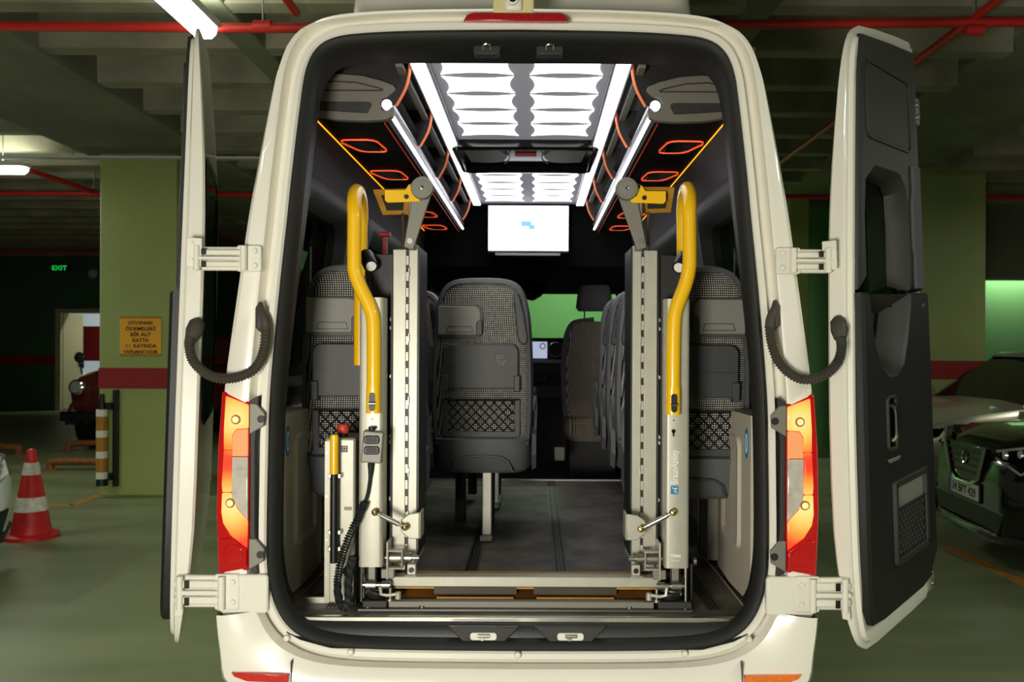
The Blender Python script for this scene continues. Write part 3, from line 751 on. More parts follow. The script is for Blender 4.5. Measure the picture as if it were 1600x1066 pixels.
# ---- cab: windscreen, bonnet, dashboard
b = VB(); b.loft([[(-.80, 5.55, 2.12), (-.84, 6.0, 1.80), (-.88, 6.35, 1.48)], [(.80, 5.55, 2.12), (.84, 6.0, 1.80), (.88, 6.35, 1.48)]], False)
b.build('windscreen', 'glass_clear', van)
b = VB(); b.loft([[(sg*x, y, z) for sg in (1,) for x, y, z in ((.93, 5.3, z0), (.93, 6.3, z0), (.90, 6.9, z0*.9+.05))] for z0 in (.42, .8, 1.2, 1.40)], False); b.build('cab_side', 'paint', van)
b = VB(); b.loft([[(-x, y, z) for x, y, z in ((.93, 5.3, z0), (.93, 6.3, z0), (.90, 6.9, z0*.9+.05))] for z0 in (.42, .8, 1.2, 1.40)], False); b.build('cab_side', 'paint', van)
b = VB(); b.loft([[(x, 6.33, 1.48), (x, 6.7, 1.36), (x, 6.95, 1.15), (x, 7.0, .8), (x, 6.98, .4)] for x in (-.9, -.5, .5, .9)], False); b.build('bonnet', 'paint', van)
for sg in (-1, 1):
    b = VB(); b.loft([[(sg*.905, 5.3, 1.38), (sg*.86, 5.3, 2.10)], [(sg*.905, 5.42, 1.38), (sg*.85, 5.38, 2.10)]], False); b.build('cab_pillar', 'trim_black', van)
    b = VB(); b.loft([[(sg*.905, 5.42, 1.38), (sg*.85, 5.38, 2.10)], [(sg*.90, 6.3, 1.42), (sg*.82, 5.55, 2.10)]], False); b.build('cab_window', 'glass', van)
# dashboard
YD = 5.05
b = VB(); pr = [(YD+.05, .30), (YD+.02, 1.05), (YD-.02, 1.25), (YD-.03, 1.44), (YD+.05, 1.535), (YD+.35, 1.55), (YD+.9, 1.50), (YD+1.2, 1.45), (YD+1.2, .30)]
b.loft([[(x, y, z) for y, z in pr] for x in (-.86, -.5, .5, .86)], True, True, True); db = b.build('dashboard', 'trim_dark', van)
def DP(px, py, y): 
    p = W(px, py, RY+y); return (p.x-VX, y, p.z)
def dbox(x0, x1, y0, y1, ya, yb, name, mat, parent=None, bev=.004):
    a = DP(x0, y0, ya); c = DP(x1, y1, ya)
    return VB().box2(a[0], c[0], ya, yb, c[2], a[2]).build(name, mat, parent or db, bev=bev)
cs = dbox(829, 884, 528, 568, YD-.06, YD+.1, 'centre_console', 'gloss_black')
sc_ = dbox(832, 855, 534, 560, YD-.066, YD-.058, 'radio_screen', 'screen_dash', cs, .001)
a = DP(848, 541, YD-.068); VB().lathe([(.020, 0), (.028, -.002), (.028, .002)], (a[0], YD-.067, a[2]), 'y', 20, False).build('dial', 'black', cs)
a = DP(868, 546, YD-.06)
VB().lathe([(.066, .0), (.070, -.012), (.060, -.014), (.055, -.002)], (a[0], YD-.062, a[2]), 'y', 24, False).build('vent_ring', 'chrome', cs)
VB().lathe([(.001, .01), (.05, .004), (.055, 0)], (a[0], YD-.066, a[2]), 'y', 24).build('vent_core', 'black', cs)
dbox(832, 882, 562, 568, YD-.075, YD-.055, 'switch_row', 'silver_tube', cs, .004)
dbox(828, 886, 569, 584, YD-.05, YD+.05, 'dash_trim', 'trim_soft')
dbox(832, 855, 585, 598, YD-.05, YD+.02, 'cup_holder', 'gloss_black')
dbox(834, 884, 603, 622, YD-.02, YD+.1, 'lower_console', 'trim_soft')
# steering wheel (mostly hidden by the seats)
b = VB(); cc = Vector((-.42, 4.86, 1.42)); Rw = Matrix.Rotation(math.radians(-62), 3, 'X')
b.tube([cc+Rw @ Vector((.19*math.cos(t*PI/12), .19*math.sin(t*PI/12), 0)) for t in range(24)], .016, 8, closed=True)
b.cyl(cc+Rw @ Vector((-.19, 0, 0)), cc+Rw @ Vector((.19, 0, 0)), .014, n=8).cyl(cc, cc+Vector((0, .22, -.12)), .03, n=10); b.build('steering_wheel', 'black', van)
# bulkhead over the cab
b = VB(); b.box2(-.80, .80, 3.42, 3.52, 2.10, 2.56); b.build('bulkhead', 'black_felt', van, bev=.01)
b = VB(); b.loft([[(x, 3.45, 2.12), (x, 4.6, 1.99), (x, 5.5, 2.03), (x, 5.52, 2.10), (x, 4.6, 2.2), (x, 3.45, 2.3)] for x in (-.80, .80)], True, True, True); b.build('overhead_shelf', 'black_felt', van, bev=.02)
b = VB(); p = W(835, 470, RY+4.6); 
b.loft([[(DP(x, y, 4.4)[0], yy, DP(x, y, 4.4)[2]) for x, y in ((785, 400), (862, 400), (858, 440), (846, 462), (832, 470), (818, 466), (800, 440))] for yy in (4.30, 4.5)], True, True, True)
b.build('overhead_console', 'black_felt', van, bev=.02)
dbox(812, 846, 401, 412, 4.28, 4.30, 'console_light', 'trim_dark', None, .003)
# floor details in the aisle
dbox(867, 883, 699, 720, 3.4, 3.42, 'floor_tag', 'lift_grey', None, .004)
b = VB(); q = DP(874, 745, 3.1); b.loft([[(q[0]-.07, 3.05, .48), (q[0]+.07, 3.05, .48), (q[0]+.05, 3.05, .62), (q[0]-.05, 3.05, .62)], [(q[0]-.05, 3.4, .48), (q[0]+.05, 3.4, .48), (q[0]+.04, 3.4, .58), (q[0]-.04, 3.4, .58)]], True, True, True); b.build('tunnel_cover', 'lift_grey', van, bev=.01)
# wheels
for sg in (-1, 1):
    for y in (1.25, 5.6):
        wz = .34; x0, x1 = (sg*.70, sg*.93)
        t = VB().lathe([(.20, x0), (.32, x0), (.34, x0+sg*.03), (.34, x1-sg*.03), (.32, x1), (.20, x1)], (0, y, wz), 'x', 32).build('wheel', 'tyre', van)
        VB().lathe([(.001, x1-sg*.06), (.10, x1-sg*.05), (.205, x1-sg*.01), (.205, x1-sg*.1)], (0, y, wz), 'x', 32).build('wheel_disc', 'steel_dark', t)

# ---- lower interior side panels (beige moulded load-area trims)
for sg in (-1, 1):
    X = .815 if sg < 0 else .80
    ya, yb = .20, .74
    o = VB().loft([[(sg*(X+.0), ya, z), (sg*(X-.01), (ya+yb)/2, z), (sg*X, yb, z)] for z in (.65, 1.30)], False)
    o.loft([[(sg*(X+.08), ya, z), (sg*(X+.08), yb, z)] for z in (.65, 1.30)], False)
    o.loft([[(sg*(X+.08), y, 1.30), (sg*X, y, 1.30)] for y in (ya, yb)], False).loft([[(sg*(X+.08), ya, z), (sg*X, ya, z)] for z in (.65, 1.30)], False).loft([[(sg*(X+.08), yb, z), (sg*X, yb, z)] for z in (.65, 1.30)], False)
    pnl = o.build('side_trim', 'trim_beige', van)
    rec = rrect(ya+.12, yb-.12, .80, 1.22, .05, 5)
    b = VB(); b.loft([[(sg*(X-.004), y, z) for y, z in rec], [(sg*(X-.016), y, z) for y, z in inset(rec, .012)], [(sg*(X-.016), y, z) for y, z in inset(rec, .03)], [(sg*(X-.004), y, z) for y, z in inset(rec, .05)]], True, False, True)
    b.build('trim_bead', 'trim_beige', pnl)
    st = [(ya+.33+.035*math.cos(t*PI/8), 1.17+.05*math.sin(t*PI/8)) for t in range(16)] if False else [(ya+.05+.028*math.cos(t*PI/8), 1.20+.055*math.sin(t*PI/8)) for t in range(16)]
    s_ = VB().prism(st, 'yz', sg*(X-.0035), sg*(X-.001)).build('sticker', 'blue_sticker', pnl, smooth=0)
    VB().strip([(ya+.05+.016*math.cos(t*PI/8), 1.20+.036*math.sin(t*PI/8)) for t in range(16)], 'yz', sg*(X-.0045), sg*(X-.0035), .006).build('sticker_print', 'white_print', s_, smooth=0)
    VB().box2(sg*.80-.03, sg*.80+.03, .80, .90, .65, 1.02).build('wheel_box_edge', 'trim_beige', van, bev=.008)
VB().box2(-.80, -.575, .225, .24, FZ, FZ+.02).build('floor_edge', 'alu', fl, smooth=0)
# ---- rear doors (built shut in their own a/t/z frame, then swung on the hinge)
DTAPER = [(.56, .115), (.585, .07), (.63, .04), (.70, .018), (.80, .006), (.95, 0), (1.3, .004), (1.71, .034), (1.95, .058), (2.10, .075), (2.33, .103), (2.43, .122), (2.49, .145), (2.53, .18), (2.555, .24)]
def curve_t(z): return .048*max(0, (1.05-z)/.5)**1.8+.050*max(0, (z-1.75)/.8)**2   # the outer skin curves in at top and bottom
DWID = .80
def door(sg, H, phi):
    # swing about the hinge line, which leans inwards with the body side
    ax = Vector((-.028, 0, 1)).normalized(); Rd = Matrix.Rotation(PI+phi, 3, ax); Hv = Vector(H)
    def tf(p):
        z = p[2]+.055*max(0, p[2]-1.5)-.03*max(0, 1.2-p[2])/.65
        q = Rd @ Vector((-p[0], p[1]+curve_t(p[2])*max(0, 1-p[1]/.06), z-1.3))
        return (Hv.x+sg*q.x, Hv.y+q.y, 1.3+q.z)
    def DB(): return MB(tf)
    hin = [(a, z) for z, a in DTAPER]
    hin = [tuple(v) for v in catmull([Vector(p) for p in hin], 2)]
    top = [(.40, 2.578), (.60, 2.600), (DWID-.02, 2.615), (DWID, 2.605)]
    free = [(DWID, 2.56-2.0*k/14) for k in range(1, 14)]+[(DWID, .57), (DWID-.02, .556)]
    bot = [(.6, .553), (.4, .553), (.22, .553)]
    outl = hin+top+free+bot
    win = rrect(.11, .70, 1.28, 2.11, .09, 8)
    c = (.40, 1.66)
    def ray(poly, p):
        d = (p[0]-c[0], p[1]-c[1]); best = None
        for i in range(len(poly)):
            a, b_ = poly[i], poly[(i+1) % len(poly)]
            ex, ey = b_[0]-a[0], b_[1]-a[1]; den = d[0]*ey-d[1]*ex
            if abs(den) < 1e-12: continue
            t = ((a[0]-c[0])*ey-(a[1]-c[1])*ex)/den; u = ((a[0]-c[0])*d[1]-(a[1]-c[1])*d[0])/den
            if t > 0 and -1e-6 <= u <= 1+1e-6: best = t if best is None else max(best, t)
        return (c[0]+d[0]*best, c[1]+d[1]*best)
    wo = [ray(win, p) for p in outl]
    L3 = lambda r, t: [(p[0], t, p[1]) for p in r]
    i1 = inset(outl, .008); i3 = inset(outl, .022); i4 = inset(outl, .042)
    b = DB()
    b.loft([L3(wo, .012), L3(wo, .0)]+[L3(lerp2(wo, i1, k/6), .0) for k in range(1, 7)]+[L3(outl, .008), L3(outl, .050), L3(i1, .058), L3(i3, .058), L3(inset(outl, .028), .072), L3(i4, .074)]+[L3(lerp2(i4, wo, k/5), .060) for k in range(1, 6)])
    sh = b.build('rear_door', 'paint', van, smooth=34)
    gl = rrect(.09, .72, 1.26, 2.13, .10, 8)
    DB().prism(gl, 'xz', -.004, .004).build('door_window', 'glass', sh)
    DB().strip(rrect(.085, .725, 1.255, 2.135, .10, 8), 'xz', -.006, -.001, .03).build('window_border', 'gloss_black', sh)
    # rubber edge
    # ---- inner trim
    up = [(.065, 1.70), (.105, 1.70)]
    uo = [(a+.040, z) for z, a in DTAPER if 1.72 < z < 2.5]
    uo = [(.072, 1.705)]+uo+[(.20, 2.52), (.5, 2.55), (DWID-.045, 2.57)]+[(DWID-.035, 2.45), (DWID-.03, 2.2), (DWID-.03, 1.95), (DWID-.03, 1.705)]
    # upper trim with the window opening
    wi = rrect(.15, .62, 1.36, 2.11, .12, 8)
    uo2 = uo+[(.60, 1.705)]
    ring_o = uo2
    def ray2(poly, p, cc=(.385, 1.9)):
        d = (p[0]-cc[0], p[1]-cc[1]); best = None
        for i in range(len(poly)):
            a, b_ = poly[i], poly[(i+1) % len(poly)]
            ex, ey = b_[0]-a[0], b_[1]-a[1]; den = d[0]*ey-d[1]*ex
            if abs(den) < 1e-12: continue
            t = ((a[0]-cc[0])*ey-(a[1]-cc[1])*ex)/den; u = ((a[0]-cc[0])*d[1]-(a[1]-cc[1])*d[0])/den
            if t > 0 and -1e-6 <= u <= 1+1e-6: best = t if best is None else max(best, t)
        return (cc[0]+d[0]*best, cc[1]+d[1]*best)
    wr = [ray2(wi, p) for p in ring_o]
    b = DB(); b.loft([L3(ring_o, .066), L3(inset(ring_o, .006), .084)]+[L3(lerp2(inset(ring_o, .01), wr, k/5), .088) for k in range(1, 6)]+[L3(inset(wr, .02), .070), L3(inset(wr, .035), .01)], False)
    ut = b.build('upper_trim', 'trim_dark', sh, smooth=40)
    rec = rrect(.20, .66, 2.19, 2.44, .035, 4)
    DB().strip(rec, 'xz', .086, .094, .008).build('trim_bead', 'trim_dark', ut)
    DB().prism(inset(rec, .010), 'xz', .086, .0895).build('trim_field', 'trim_dark', ut, bev=.003)
    # raised strip beside the window with clip notches
    DB().prism([(.655, 1.715), (.655, 1.84), (.64, 1.86), (.64, 2.03), (.655, 2.05), (.655, 2.15), (.74, 2.15), (.75, 1.715)], 'xz', .085, .098).build('pillar_cover', 'trim_soft', ut, bev=.004)
    # lower trim with U-shaped scoop under the window
    lo = [(.050, .70), (.055, 1.0), (.062, 1.35), (.072, 1.70), (.135, 1.70), (.15, 1.62), (.18, 1.53), (.23, 1.465), (.30, 1.43), (.38, 1.43), (.45, 1.465), (.50, 1.55), (.54, 1.64), (.555, 1.70),
          (.775, 1.70), (.785, 1.35), (.79, 1.0), (.79, .735), (.74, .70), (.70, .655), (.60, .64), (.2, .64), (.08, .65)]
    b = DB(); lo2 = inset(lo, .010)
    b.loft([L3(lo, .062), L3(lo, .094), L3(lo2, .104)], True, True, True)
    lt = b.build('lower_trim', 'trim_black', sh, smooth=40)
    sc = [(.18, 1.53), (.23, 1.465), (.30, 1.43), (.38, 1.43), (.45, 1.465), (.50, 1.55), (.54, 1.64), (.555, 1.695), (.135, 1.695), (.15, 1.62)]
    b = DB(); b.loft([L3(sc, .095), L3(inset(sc, .012), .080), L3(inset(sc, .035), .05), L3(inset(sc, .06), .015)], True, False, False); b.build('scoop', 'trim_dark', lt)
    # pull handle
    hr = rrect(.25, .345, 1.17, 1.36, .02, 4)
    DB().strip(hr, 'xz', .100, .112, .012).build('handle_bezel', 'trim_dark', lt, bev=.003)
    DB().prism(inset(hr, .012), 'xz', .1045, .106).build('handle_recess', 'gloss_black', lt)
    hb = DB().tube(catmull([Vector((.295, .106, 1.325)), Vector((.295, .118, 1.31)), Vector((.295, .120, 1.265)), Vector((.295, .118, 1.22)), Vector((.295, .106, 1.205))], 3), .008, 8).build('handle', 'chrome', lt)
    DB().prism([(.24, 1.148), (.36, 1.148), (.345, 1.135), (.255, 1.135)], 'xz', .104, .114).build('handle_lip', 'lift_grey', lt, bev=.003)
    DB().lathe([(.001, .108), (.008, .107), (.009, .103)], (.70, 0, 1.655), 'y', 12).build('trim_clip', 'trim_soft', lt)
    # net pocket
    x0, x1, z0, z1 = .30, .62, .815, 1.05
    DB().strip(rrect(x0-.022, x1+.022, z0-.022, z1+.022, .012, 3), 'xz', .104, .120, .022).build('pocket_frame', 'trim_dark', lt, bev=.003)
    DB().prism([(x0, z0), (x1, z0), (x1, z1), (x0, z1)], 'xz', .1045, .1055).build('pocket_back', 'seat_flap', lt)
    b = DB(); st = .032; zt = z1-.075
    n = int((x1-x0+zt-z0)/st)+2
    for k in range(-n, n):
        for dr in (1, -1):
            seg = []
            for zz in (z0, zt):
                seg.append((x0+k*st+dr*(zz-z0)+ (0 if dr > 0 else (zt-z0)), zz))
            (ax, az), (bx_, bz) = seg
            if max(ax, bx_) <= x0 or min(ax, bx_) >= x1: continue
            def clip(ax, az, bx_, bz):
                pts = []
                for (px_, pz_) in ((ax, az), (bx_, bz)):
                    if px_ < x0: t = (x0-ax)/(bx_-ax); pts.append((x0, az+(bz-az)*t))
                    elif px_ > x1: t = (x1-ax)/(bx_-ax); pts.append((x1, az+(bz-az)*t))
                    else: pts.append((px_, pz_))
                return pts
            q = clip(ax, az, bx_, bz)
            if (Vector(q[0])-Vector(q[1])).length < .005: continue
            b.cyl((q[0][0], .112, q[0][1]), (q[1][0], .112, q[1][1]), .0022, n=4)
    b.tube([(x0, .113, zt), (x1, .113, zt)], .004, 6)
    b.build('pocket_net', 'net', lt)
    # latches
    for z in (2.36, .64):
        lk = DB().box2(DWID-.055, DWID+.006, .05, .085, z-.05, z+.05).build('door_latch', 'lift_grey', sh, bev=.008)
        for dz_ in (-.022, .022): DB().cyl((DWID-.03, .084, z+dz_), (DWID-.03, .092, z+dz_), .011, n=12).build('latch_bolt', 'steel', lk)
    # yellow sticker strip on the window edge
    DB().box2(.085, .095, .074, .0765, 1.71, 1.80).build('edge_sticker', 'yellow_dull', sh)
    return sh, tf
RH = (VX+1.002, RY+.012, 0); LH = (VX-1.030, RY+.0, 0)
door_r, tf_r = door(1, RH, math.radians(50))
door_l, tf_l = door(-1, LH, math.radians(73.0))

# ---- hinges and corrugated cable loops
def hinge(sg, z, tall, tfd, big):
    h = tall/2
    xb = xo(z)
    o = VB().prism(rrect(min(sg*(xb-.075), sg*(xb+.004)), max(sg*(xb-.075), sg*(xb+.004)), z-h, z+h, .008, 3), 'xz', -.016, .0).build('body_hinge', 'paint_hinge', van, bev=.003)
    dpt = Vector(tfd((.0, .030, z))); ex = (dpt.x-VX)
    xe0, xe1 = sorted((sg*(xb-.03), ex+sg*.008))
    VB().box2(xe0, xe1, -.010, .012, z-h*.9, z+h*.9).build('hinge_plate', 'paint_hinge', o, bev=.006)
    for dz in (-.45, .45):
        VB().box2(xe0, xe1, -.026, -.008, z+dz*h-h*.22, z+dz*h+h*.22).build('hinge_link', 'paint_hinge', o, bev=.006)
    VB().box2(xe0+.004, xe1, -.032, -.010, z-h*.13, z+h*.13).build('hinge_arm', 'paint_hinge', o, bev=.004)
    for xx in (sg*(xb-.022), ex-sg*.012):
        VB().cyl((xx, -.026, z-h*.92), (xx, -.026, z+h*.92), .011, n=14).build('hinge_pin', 'paint_hinge', o)
    xm = ex-sg*.035
    for za_, zb_ in ((-.7, -.25), (.25, .7)): VB().box2(xm-.008, xm+.008, -.030, -.0262, z+h*za_, z+h*zb_).build('hinge_gap', 'black', o, bev=.003)
    for dz in (-.55, .55):
        VB().lathe([(.001, -.0225), (.008, -.022), (.010, -.016)], (sg*(xb-.055), 0, z+dz*h), 'y', 12).build('bolt', 'paint_hinge', o)
    # plate on the door edge
    c = MB(tfd)
    c.box2(-.010, -.0005, .003, .050, z-h*1.05, z+h*1.05)
    d = c.build('door_hinge_plate', 'paint_hinge', door_r if sg > 0 else door_l, bev=.003)
    for dz in (-.6, .6):
        MB(tfd).cyl((-.014, .036, z+dz*h), (-.009, .036, z+dz*h), .008, n=12).build('bolt', 'paint_hinge', d)
for sg, tfd in ((-1, tf_l), (1, tf_r)):
    hinge(sg, 1.815, .085, tfd, False); hinge(sg, .745, .115, tfd, True)
    VB().prism(rrect(min(sg*.80, sg*.955), max(sg*.80, sg*.955), .675, .80, .012, 3), 'xz', -.012, .04).build('hinge_cover', 'paint_hinge', van, bev=.006)
def conduit(pix, ypts):
    pts = [Vector(W(px, py, RY+yy)) for (px, py), yy in zip(pix, ypts)]
    path = catmull(pts, 16); m = len(path)
    rs = []
    for i in range(m):
        t = i/m
        r = .0150+(.0024 if i % 2 else -.0022)
        if t < .16: r = .0115+.004*t/.16
        rs.append(r)
    o = MB().tube(path, rs, 12).build('cable_conduit', 'conduit', van, smooth=20)
    p = pts[-1]; d = (pts[-1]-pts[-2]).normalized()
    MB().tube([p-d*.02, p+d*.01, p+d*.04, p+d*.055], [.020, .027, .025, .012], 14).build('conduit_boot', 'conduit', o)
    q = pts[0]
    MB().tube([q+Vector((0, .012, .02)), q+Vector((0, .004, 0)), q+Vector((0, .004, -.06)), q+Vector((0, .012, -.07))], [.006, .014, .014, .006], 10).build('conduit_socket', 'conduit', o)
conduit([(405, 484), (414, 505), (413, 545), (398, 578), (365, 593), (330, 590), (303, 568), (296, 540), (302, 524)], [-.01, -.025, -.03, -.035, -.04, -.045, -.045, -.04, -.02])
conduit([(1212, 478), (1203, 500), (1206, 535), (1220, 568), (1250, 590), (1285, 586), (1308, 565), (1315, 540), (1312, 518)], [-.01, -.025, -.03, -.035, -.04, -.045, -.05, -.05, -.03])

# ================================================================ CEILING OF THE VAN
zl = 2.54
cov = VB().box2(-.335, .335, .17, 3.3, zl-.004, zl+.004).build('light_ceiling', 'grey_cover_glow', van, smooth=0)
def light_panel(x0, x1, y0, y1):
    pts = []; n = 8; bx = .018; by = .024
    for k in range(n): t = k/n; pts.append((x0+(x1-x0)*t, y0+by*4*t*(1-t)))
    for k in range(n): t = k/n; pts.append((x1-bx*4*t*(1-t), y0+(y1-y0)*t))
    for k in range(n): t = k/n; pts.append((x1-(x1-x0)*t, y1-by*4*t*(1-t)))
    for k in range(n): t = k/n; pts.append((x0+bx*4*t*(1-t), y1-(y1-y0)*t))
    VB().prism(pts, 'xy', zl-.007, zl-.0035).build('light_panel', 'led_panel', cov, smooth=0)
for base in (.17, 2.04):
    for k in range(5):
        y0 = base+.232*k
        for x0, x1 in ((-.298, -.030), (.030, .298)): light_panel(x0, x1, y0+.012, y0+.220)
for sg in (-1, 1):
    x = sg*.355
    ch = VB().box2(x-.035, x+.035, .17, 3.22, 2.512, 2.545).build('light_channel', 'silver_tube', van, bev=.004)
    VB().box2(x-.024, x+.024, .17, 3.20, 2.506, 2.513).build('light_strip', 'led', ch, smooth=0)
    VB().box2(sg*.42-.012, sg*.42+.012, .2, 3.2, 2.50, 2.515).build('grey_rail', 'lift_grey', van, smooth=0)
    for y in (.27, .90, 1.60, 2.32, 3.05):
        pts = [(sg*.392, y, 2.536), (sg*.396, y, 2.49), (sg*.410, y, 2.44), (sg*.44, y, 2.385)]
        hp = VB().tube(catmull([Vector(p) for p in pts], 5), .0055, 8).build('orange_piping', 'orange_pipe', van)
        b = VB(); b.loft([[(sg*.40, y+.012, 2.545), (sg*.403, y+.012, 2.49), (sg*.416, y+.012, 2.44), (sg*.446, y+.012, 2.39)], [(sg*.72, y+.012, 2.55), (sg*.72, y+.012, 2.49), (sg*.72, y+.012, 2.44), (sg*.72, y+.012, 2.39)]], False); b.build('cove_divider', 'trim_black', hp)
# roof hatch console
b = VB(); ya, yb = 1.40, 2.0
ot = rrect(-.36, .36, ya, yb, .06, 5)
P3 = lambda r, z: [(x, y, z) for x, y in r]
b.loft([P3(ot, 2.535), P3(ot, 2.50), P3(inset(ot, .012), 2.488), P3(inset(ot, .03), 2.488), P3(inset(ot, .05), 2.52)], True, False, True); hc = b.build('roof_console', 'gloss_black', van)
for sg in (-1, 1):
    q = [(sg*.305, ya+.10), (sg*.13, ya+.10)]+[(sg*(.13-.035*math.sin(t*PI/8)), ya+.10+.28*t/8) for t in range(1, 9)]+[(sg*.20, ya+.40), (sg*.29, ya+.38)]
    VB().prism(q, 'xy', 2.505, 2.518).build('console_dome', 'lift_grey', hc, bev=.004)
    VB().tube([(sg*(.115-.035*math.sin(t*PI/10)), ya+.09+.31*t/10, 2.503) for t in range(11)], .004, 6).build('dome_rim', 'silver_tube', hc)
VB().box2(-.055, .055, ya+.21, ya+.25, 2.506, 2.519).build('console_badge', 'cabinet_red', hc, bev=.003)

# ================================================================ OVERHEAD RACKS
def rack(sg, label):
    o = thing('overhead_rack', label, 'luggage rack', (VX+sg*.6, RY+.28, 2.33), 'overhead luggage racks of the van')
    y0, y1 = .275, 3.28
    prof = [(.75, 2.345), (.75, 2.470), (.70, 2.487), (.64, 2.492), (.56, 2.486), (.49, 2.468), (.452, 2.452), (.446, 2.44), (.462, 2.415), (.475, 2.405), (.478, 2.36), (.474, 2.335), (.55, 2.332), (.65, 2.336)]
    pr = [(sg*x, z) for x, z in prof]
    VB().prism(pr, 'xz', y0+.02, y1).build('rack_body', 'black_felt', o)
    cap = [(.757, 2.354), (.757, 2.472), (.70, 2.491), (.64, 2.496), (.56, 2.490), (.49, 2.472), (.448, 2.455), (.442, 2.442), (.455, 2.428), (.470, 2.418), (.490, 2.412), (.499, 2.395), (.497, 2.378), (.485, 2.366), (.468, 2.366), (.458, 2.378), (.449, 2.378), (.446, 2.366), (.455, 2.345), (.475, 2.335), (.55, 2.330), (.65, 2.334), (.70, 2.342)]
    cp_ = VB().prism([(sg*x, z) for x, z in cap], 'xz', y0-.012, y0+.02).build('end_cap', 'rack_cap', o, bev=.003)
    def groove(pts): VB().strip([(sg*x, z) for x, z in pts], 'xz', y0-.0145, y0-.010, .004).build('cap_groove', 'rack_cap_line', cp_, smooth=0)
    groove([(.73, 2.456), (.66, 2.470), (.58, 2.466), (.50, 2.447), (.485, 2.440), (.49, 2.434), (.73, 2.434)])
    groove([(.73, 2.368), (.62, 2.360), (.54, 2.356), (.525, 2.385), (.53, 2.394), (.54, 2.396), (.73, 2.396)])
    VB().prism([(sg*x, z) for x, z in ((.725, 2.372), (.62, 2.364), (.545, 2.360), (.531, 2.384), (.536, 2.391), (.725, 2.391))], 'xz', y0-.0135, y0-.011).build('speaker_grille', 'trim_dark', cp_, smooth=0)
    VB().cyl((sg*.476, y0+.02, 2.392), (sg*.476, y1+.03, 2.392), .024, n=18).build('rail_tube', 'silver_tube', o)
    VB().cyl((sg*.476, y0+.006, 2.392), (sg*.476, y0+.02, 2.392), .019, n=18).build('tube_end', 'led_soft', o)
    VB().cyl((sg*.460, y0+.02, 2.356), (sg*.460, y1, 2.356), .0085, n=10).build('rail_light', 'led_rail', o)
    VB().box2(sg*.732-.0035, sg*.732+.0035, y0+.005, y1, 2.338, 2.346).build('amber_line', 'led_amber', o, smooth=0)
    VB().box2(sg*.487-.0012, sg*.487+.0012, y0+.03, y1, 2.329, 2.334).build('orange_line', 'led_orange_dim', o, smooth=0)
    for y in (.65, 1.24, 1.85, 2.45, 3.02):
        # reading light pod ringed with orange light
        q = [(sg*x, yy) for x, yy in ((.685, y-.11), (.70, y-.095), (.705, y-.06), (.67, y+.06), (.655, y+.085), (.63, y+.095), (.565, y+.095), (.552, y+.08), (.548, y+.05), (.56, y-.08), (.575, y-.105), (.60, y-.115))]
        r = VB().strip(q, 'xy', 2.324, 2.330, .0035).build('reading_light_ring', 'led_orange', o, smooth=0)
        VB().prism(inset(q, .02), 'xy', 2.324, 2.331).build('reading_light', 'gloss_black', r, bev=.003)
rack(-1, 'dark overhead luggage rack with lit rail along the left side of the van')
rack(1, 'dark overhead luggage rack with lit rail along the right side of the van')

# ================================================================ TELEVISION
ty = RY+3.25
A = W(760.5, 320, ty); B = W(889, 396, ty)
tv = thing('television', 'bright white flat television hanging at the end of the aisle', 'television', ((A.x+B.x)/2, ty, B.z))
MB().box2(A.x, B.x, ty, ty+.04, B.z, A.z).build('housing', 'gloss_black', tv, bev=.006)
s_ = MB().box2(A.x+.008, B.x-.008, ty-.002, ty+.001, B.z+.018, A.z-.008).build('screen', 'screen', tv, smooth=0)
q = W(820, 348, ty); r = W(830, 354, ty)
MB().box2(q.x-.03, r.x, ty-.0035, ty-.002, r.z, q.z+.01).box2(r.x-.02, r.x+.02, ty-.004, ty-.002, r.z-.02, r.z+.012).build('screen_icon', 'screen_icon', s_, smooth=0)
a = W(773, 396, ty-.02); c = W(875, 399, ty-.02)
MB().box2(a.x, c.x, ty-.03, ty+.02, c.z-.004, a.z).build('lower_bar', 'silver_tube', tv, bev=.002)
MB().box2((A.x+B.x)/2-.06, (A.x+B.x)/2+.06, ty+.04, RY+3.425, A.z-.25, A.z-.08).build('mount', 'black', tv)
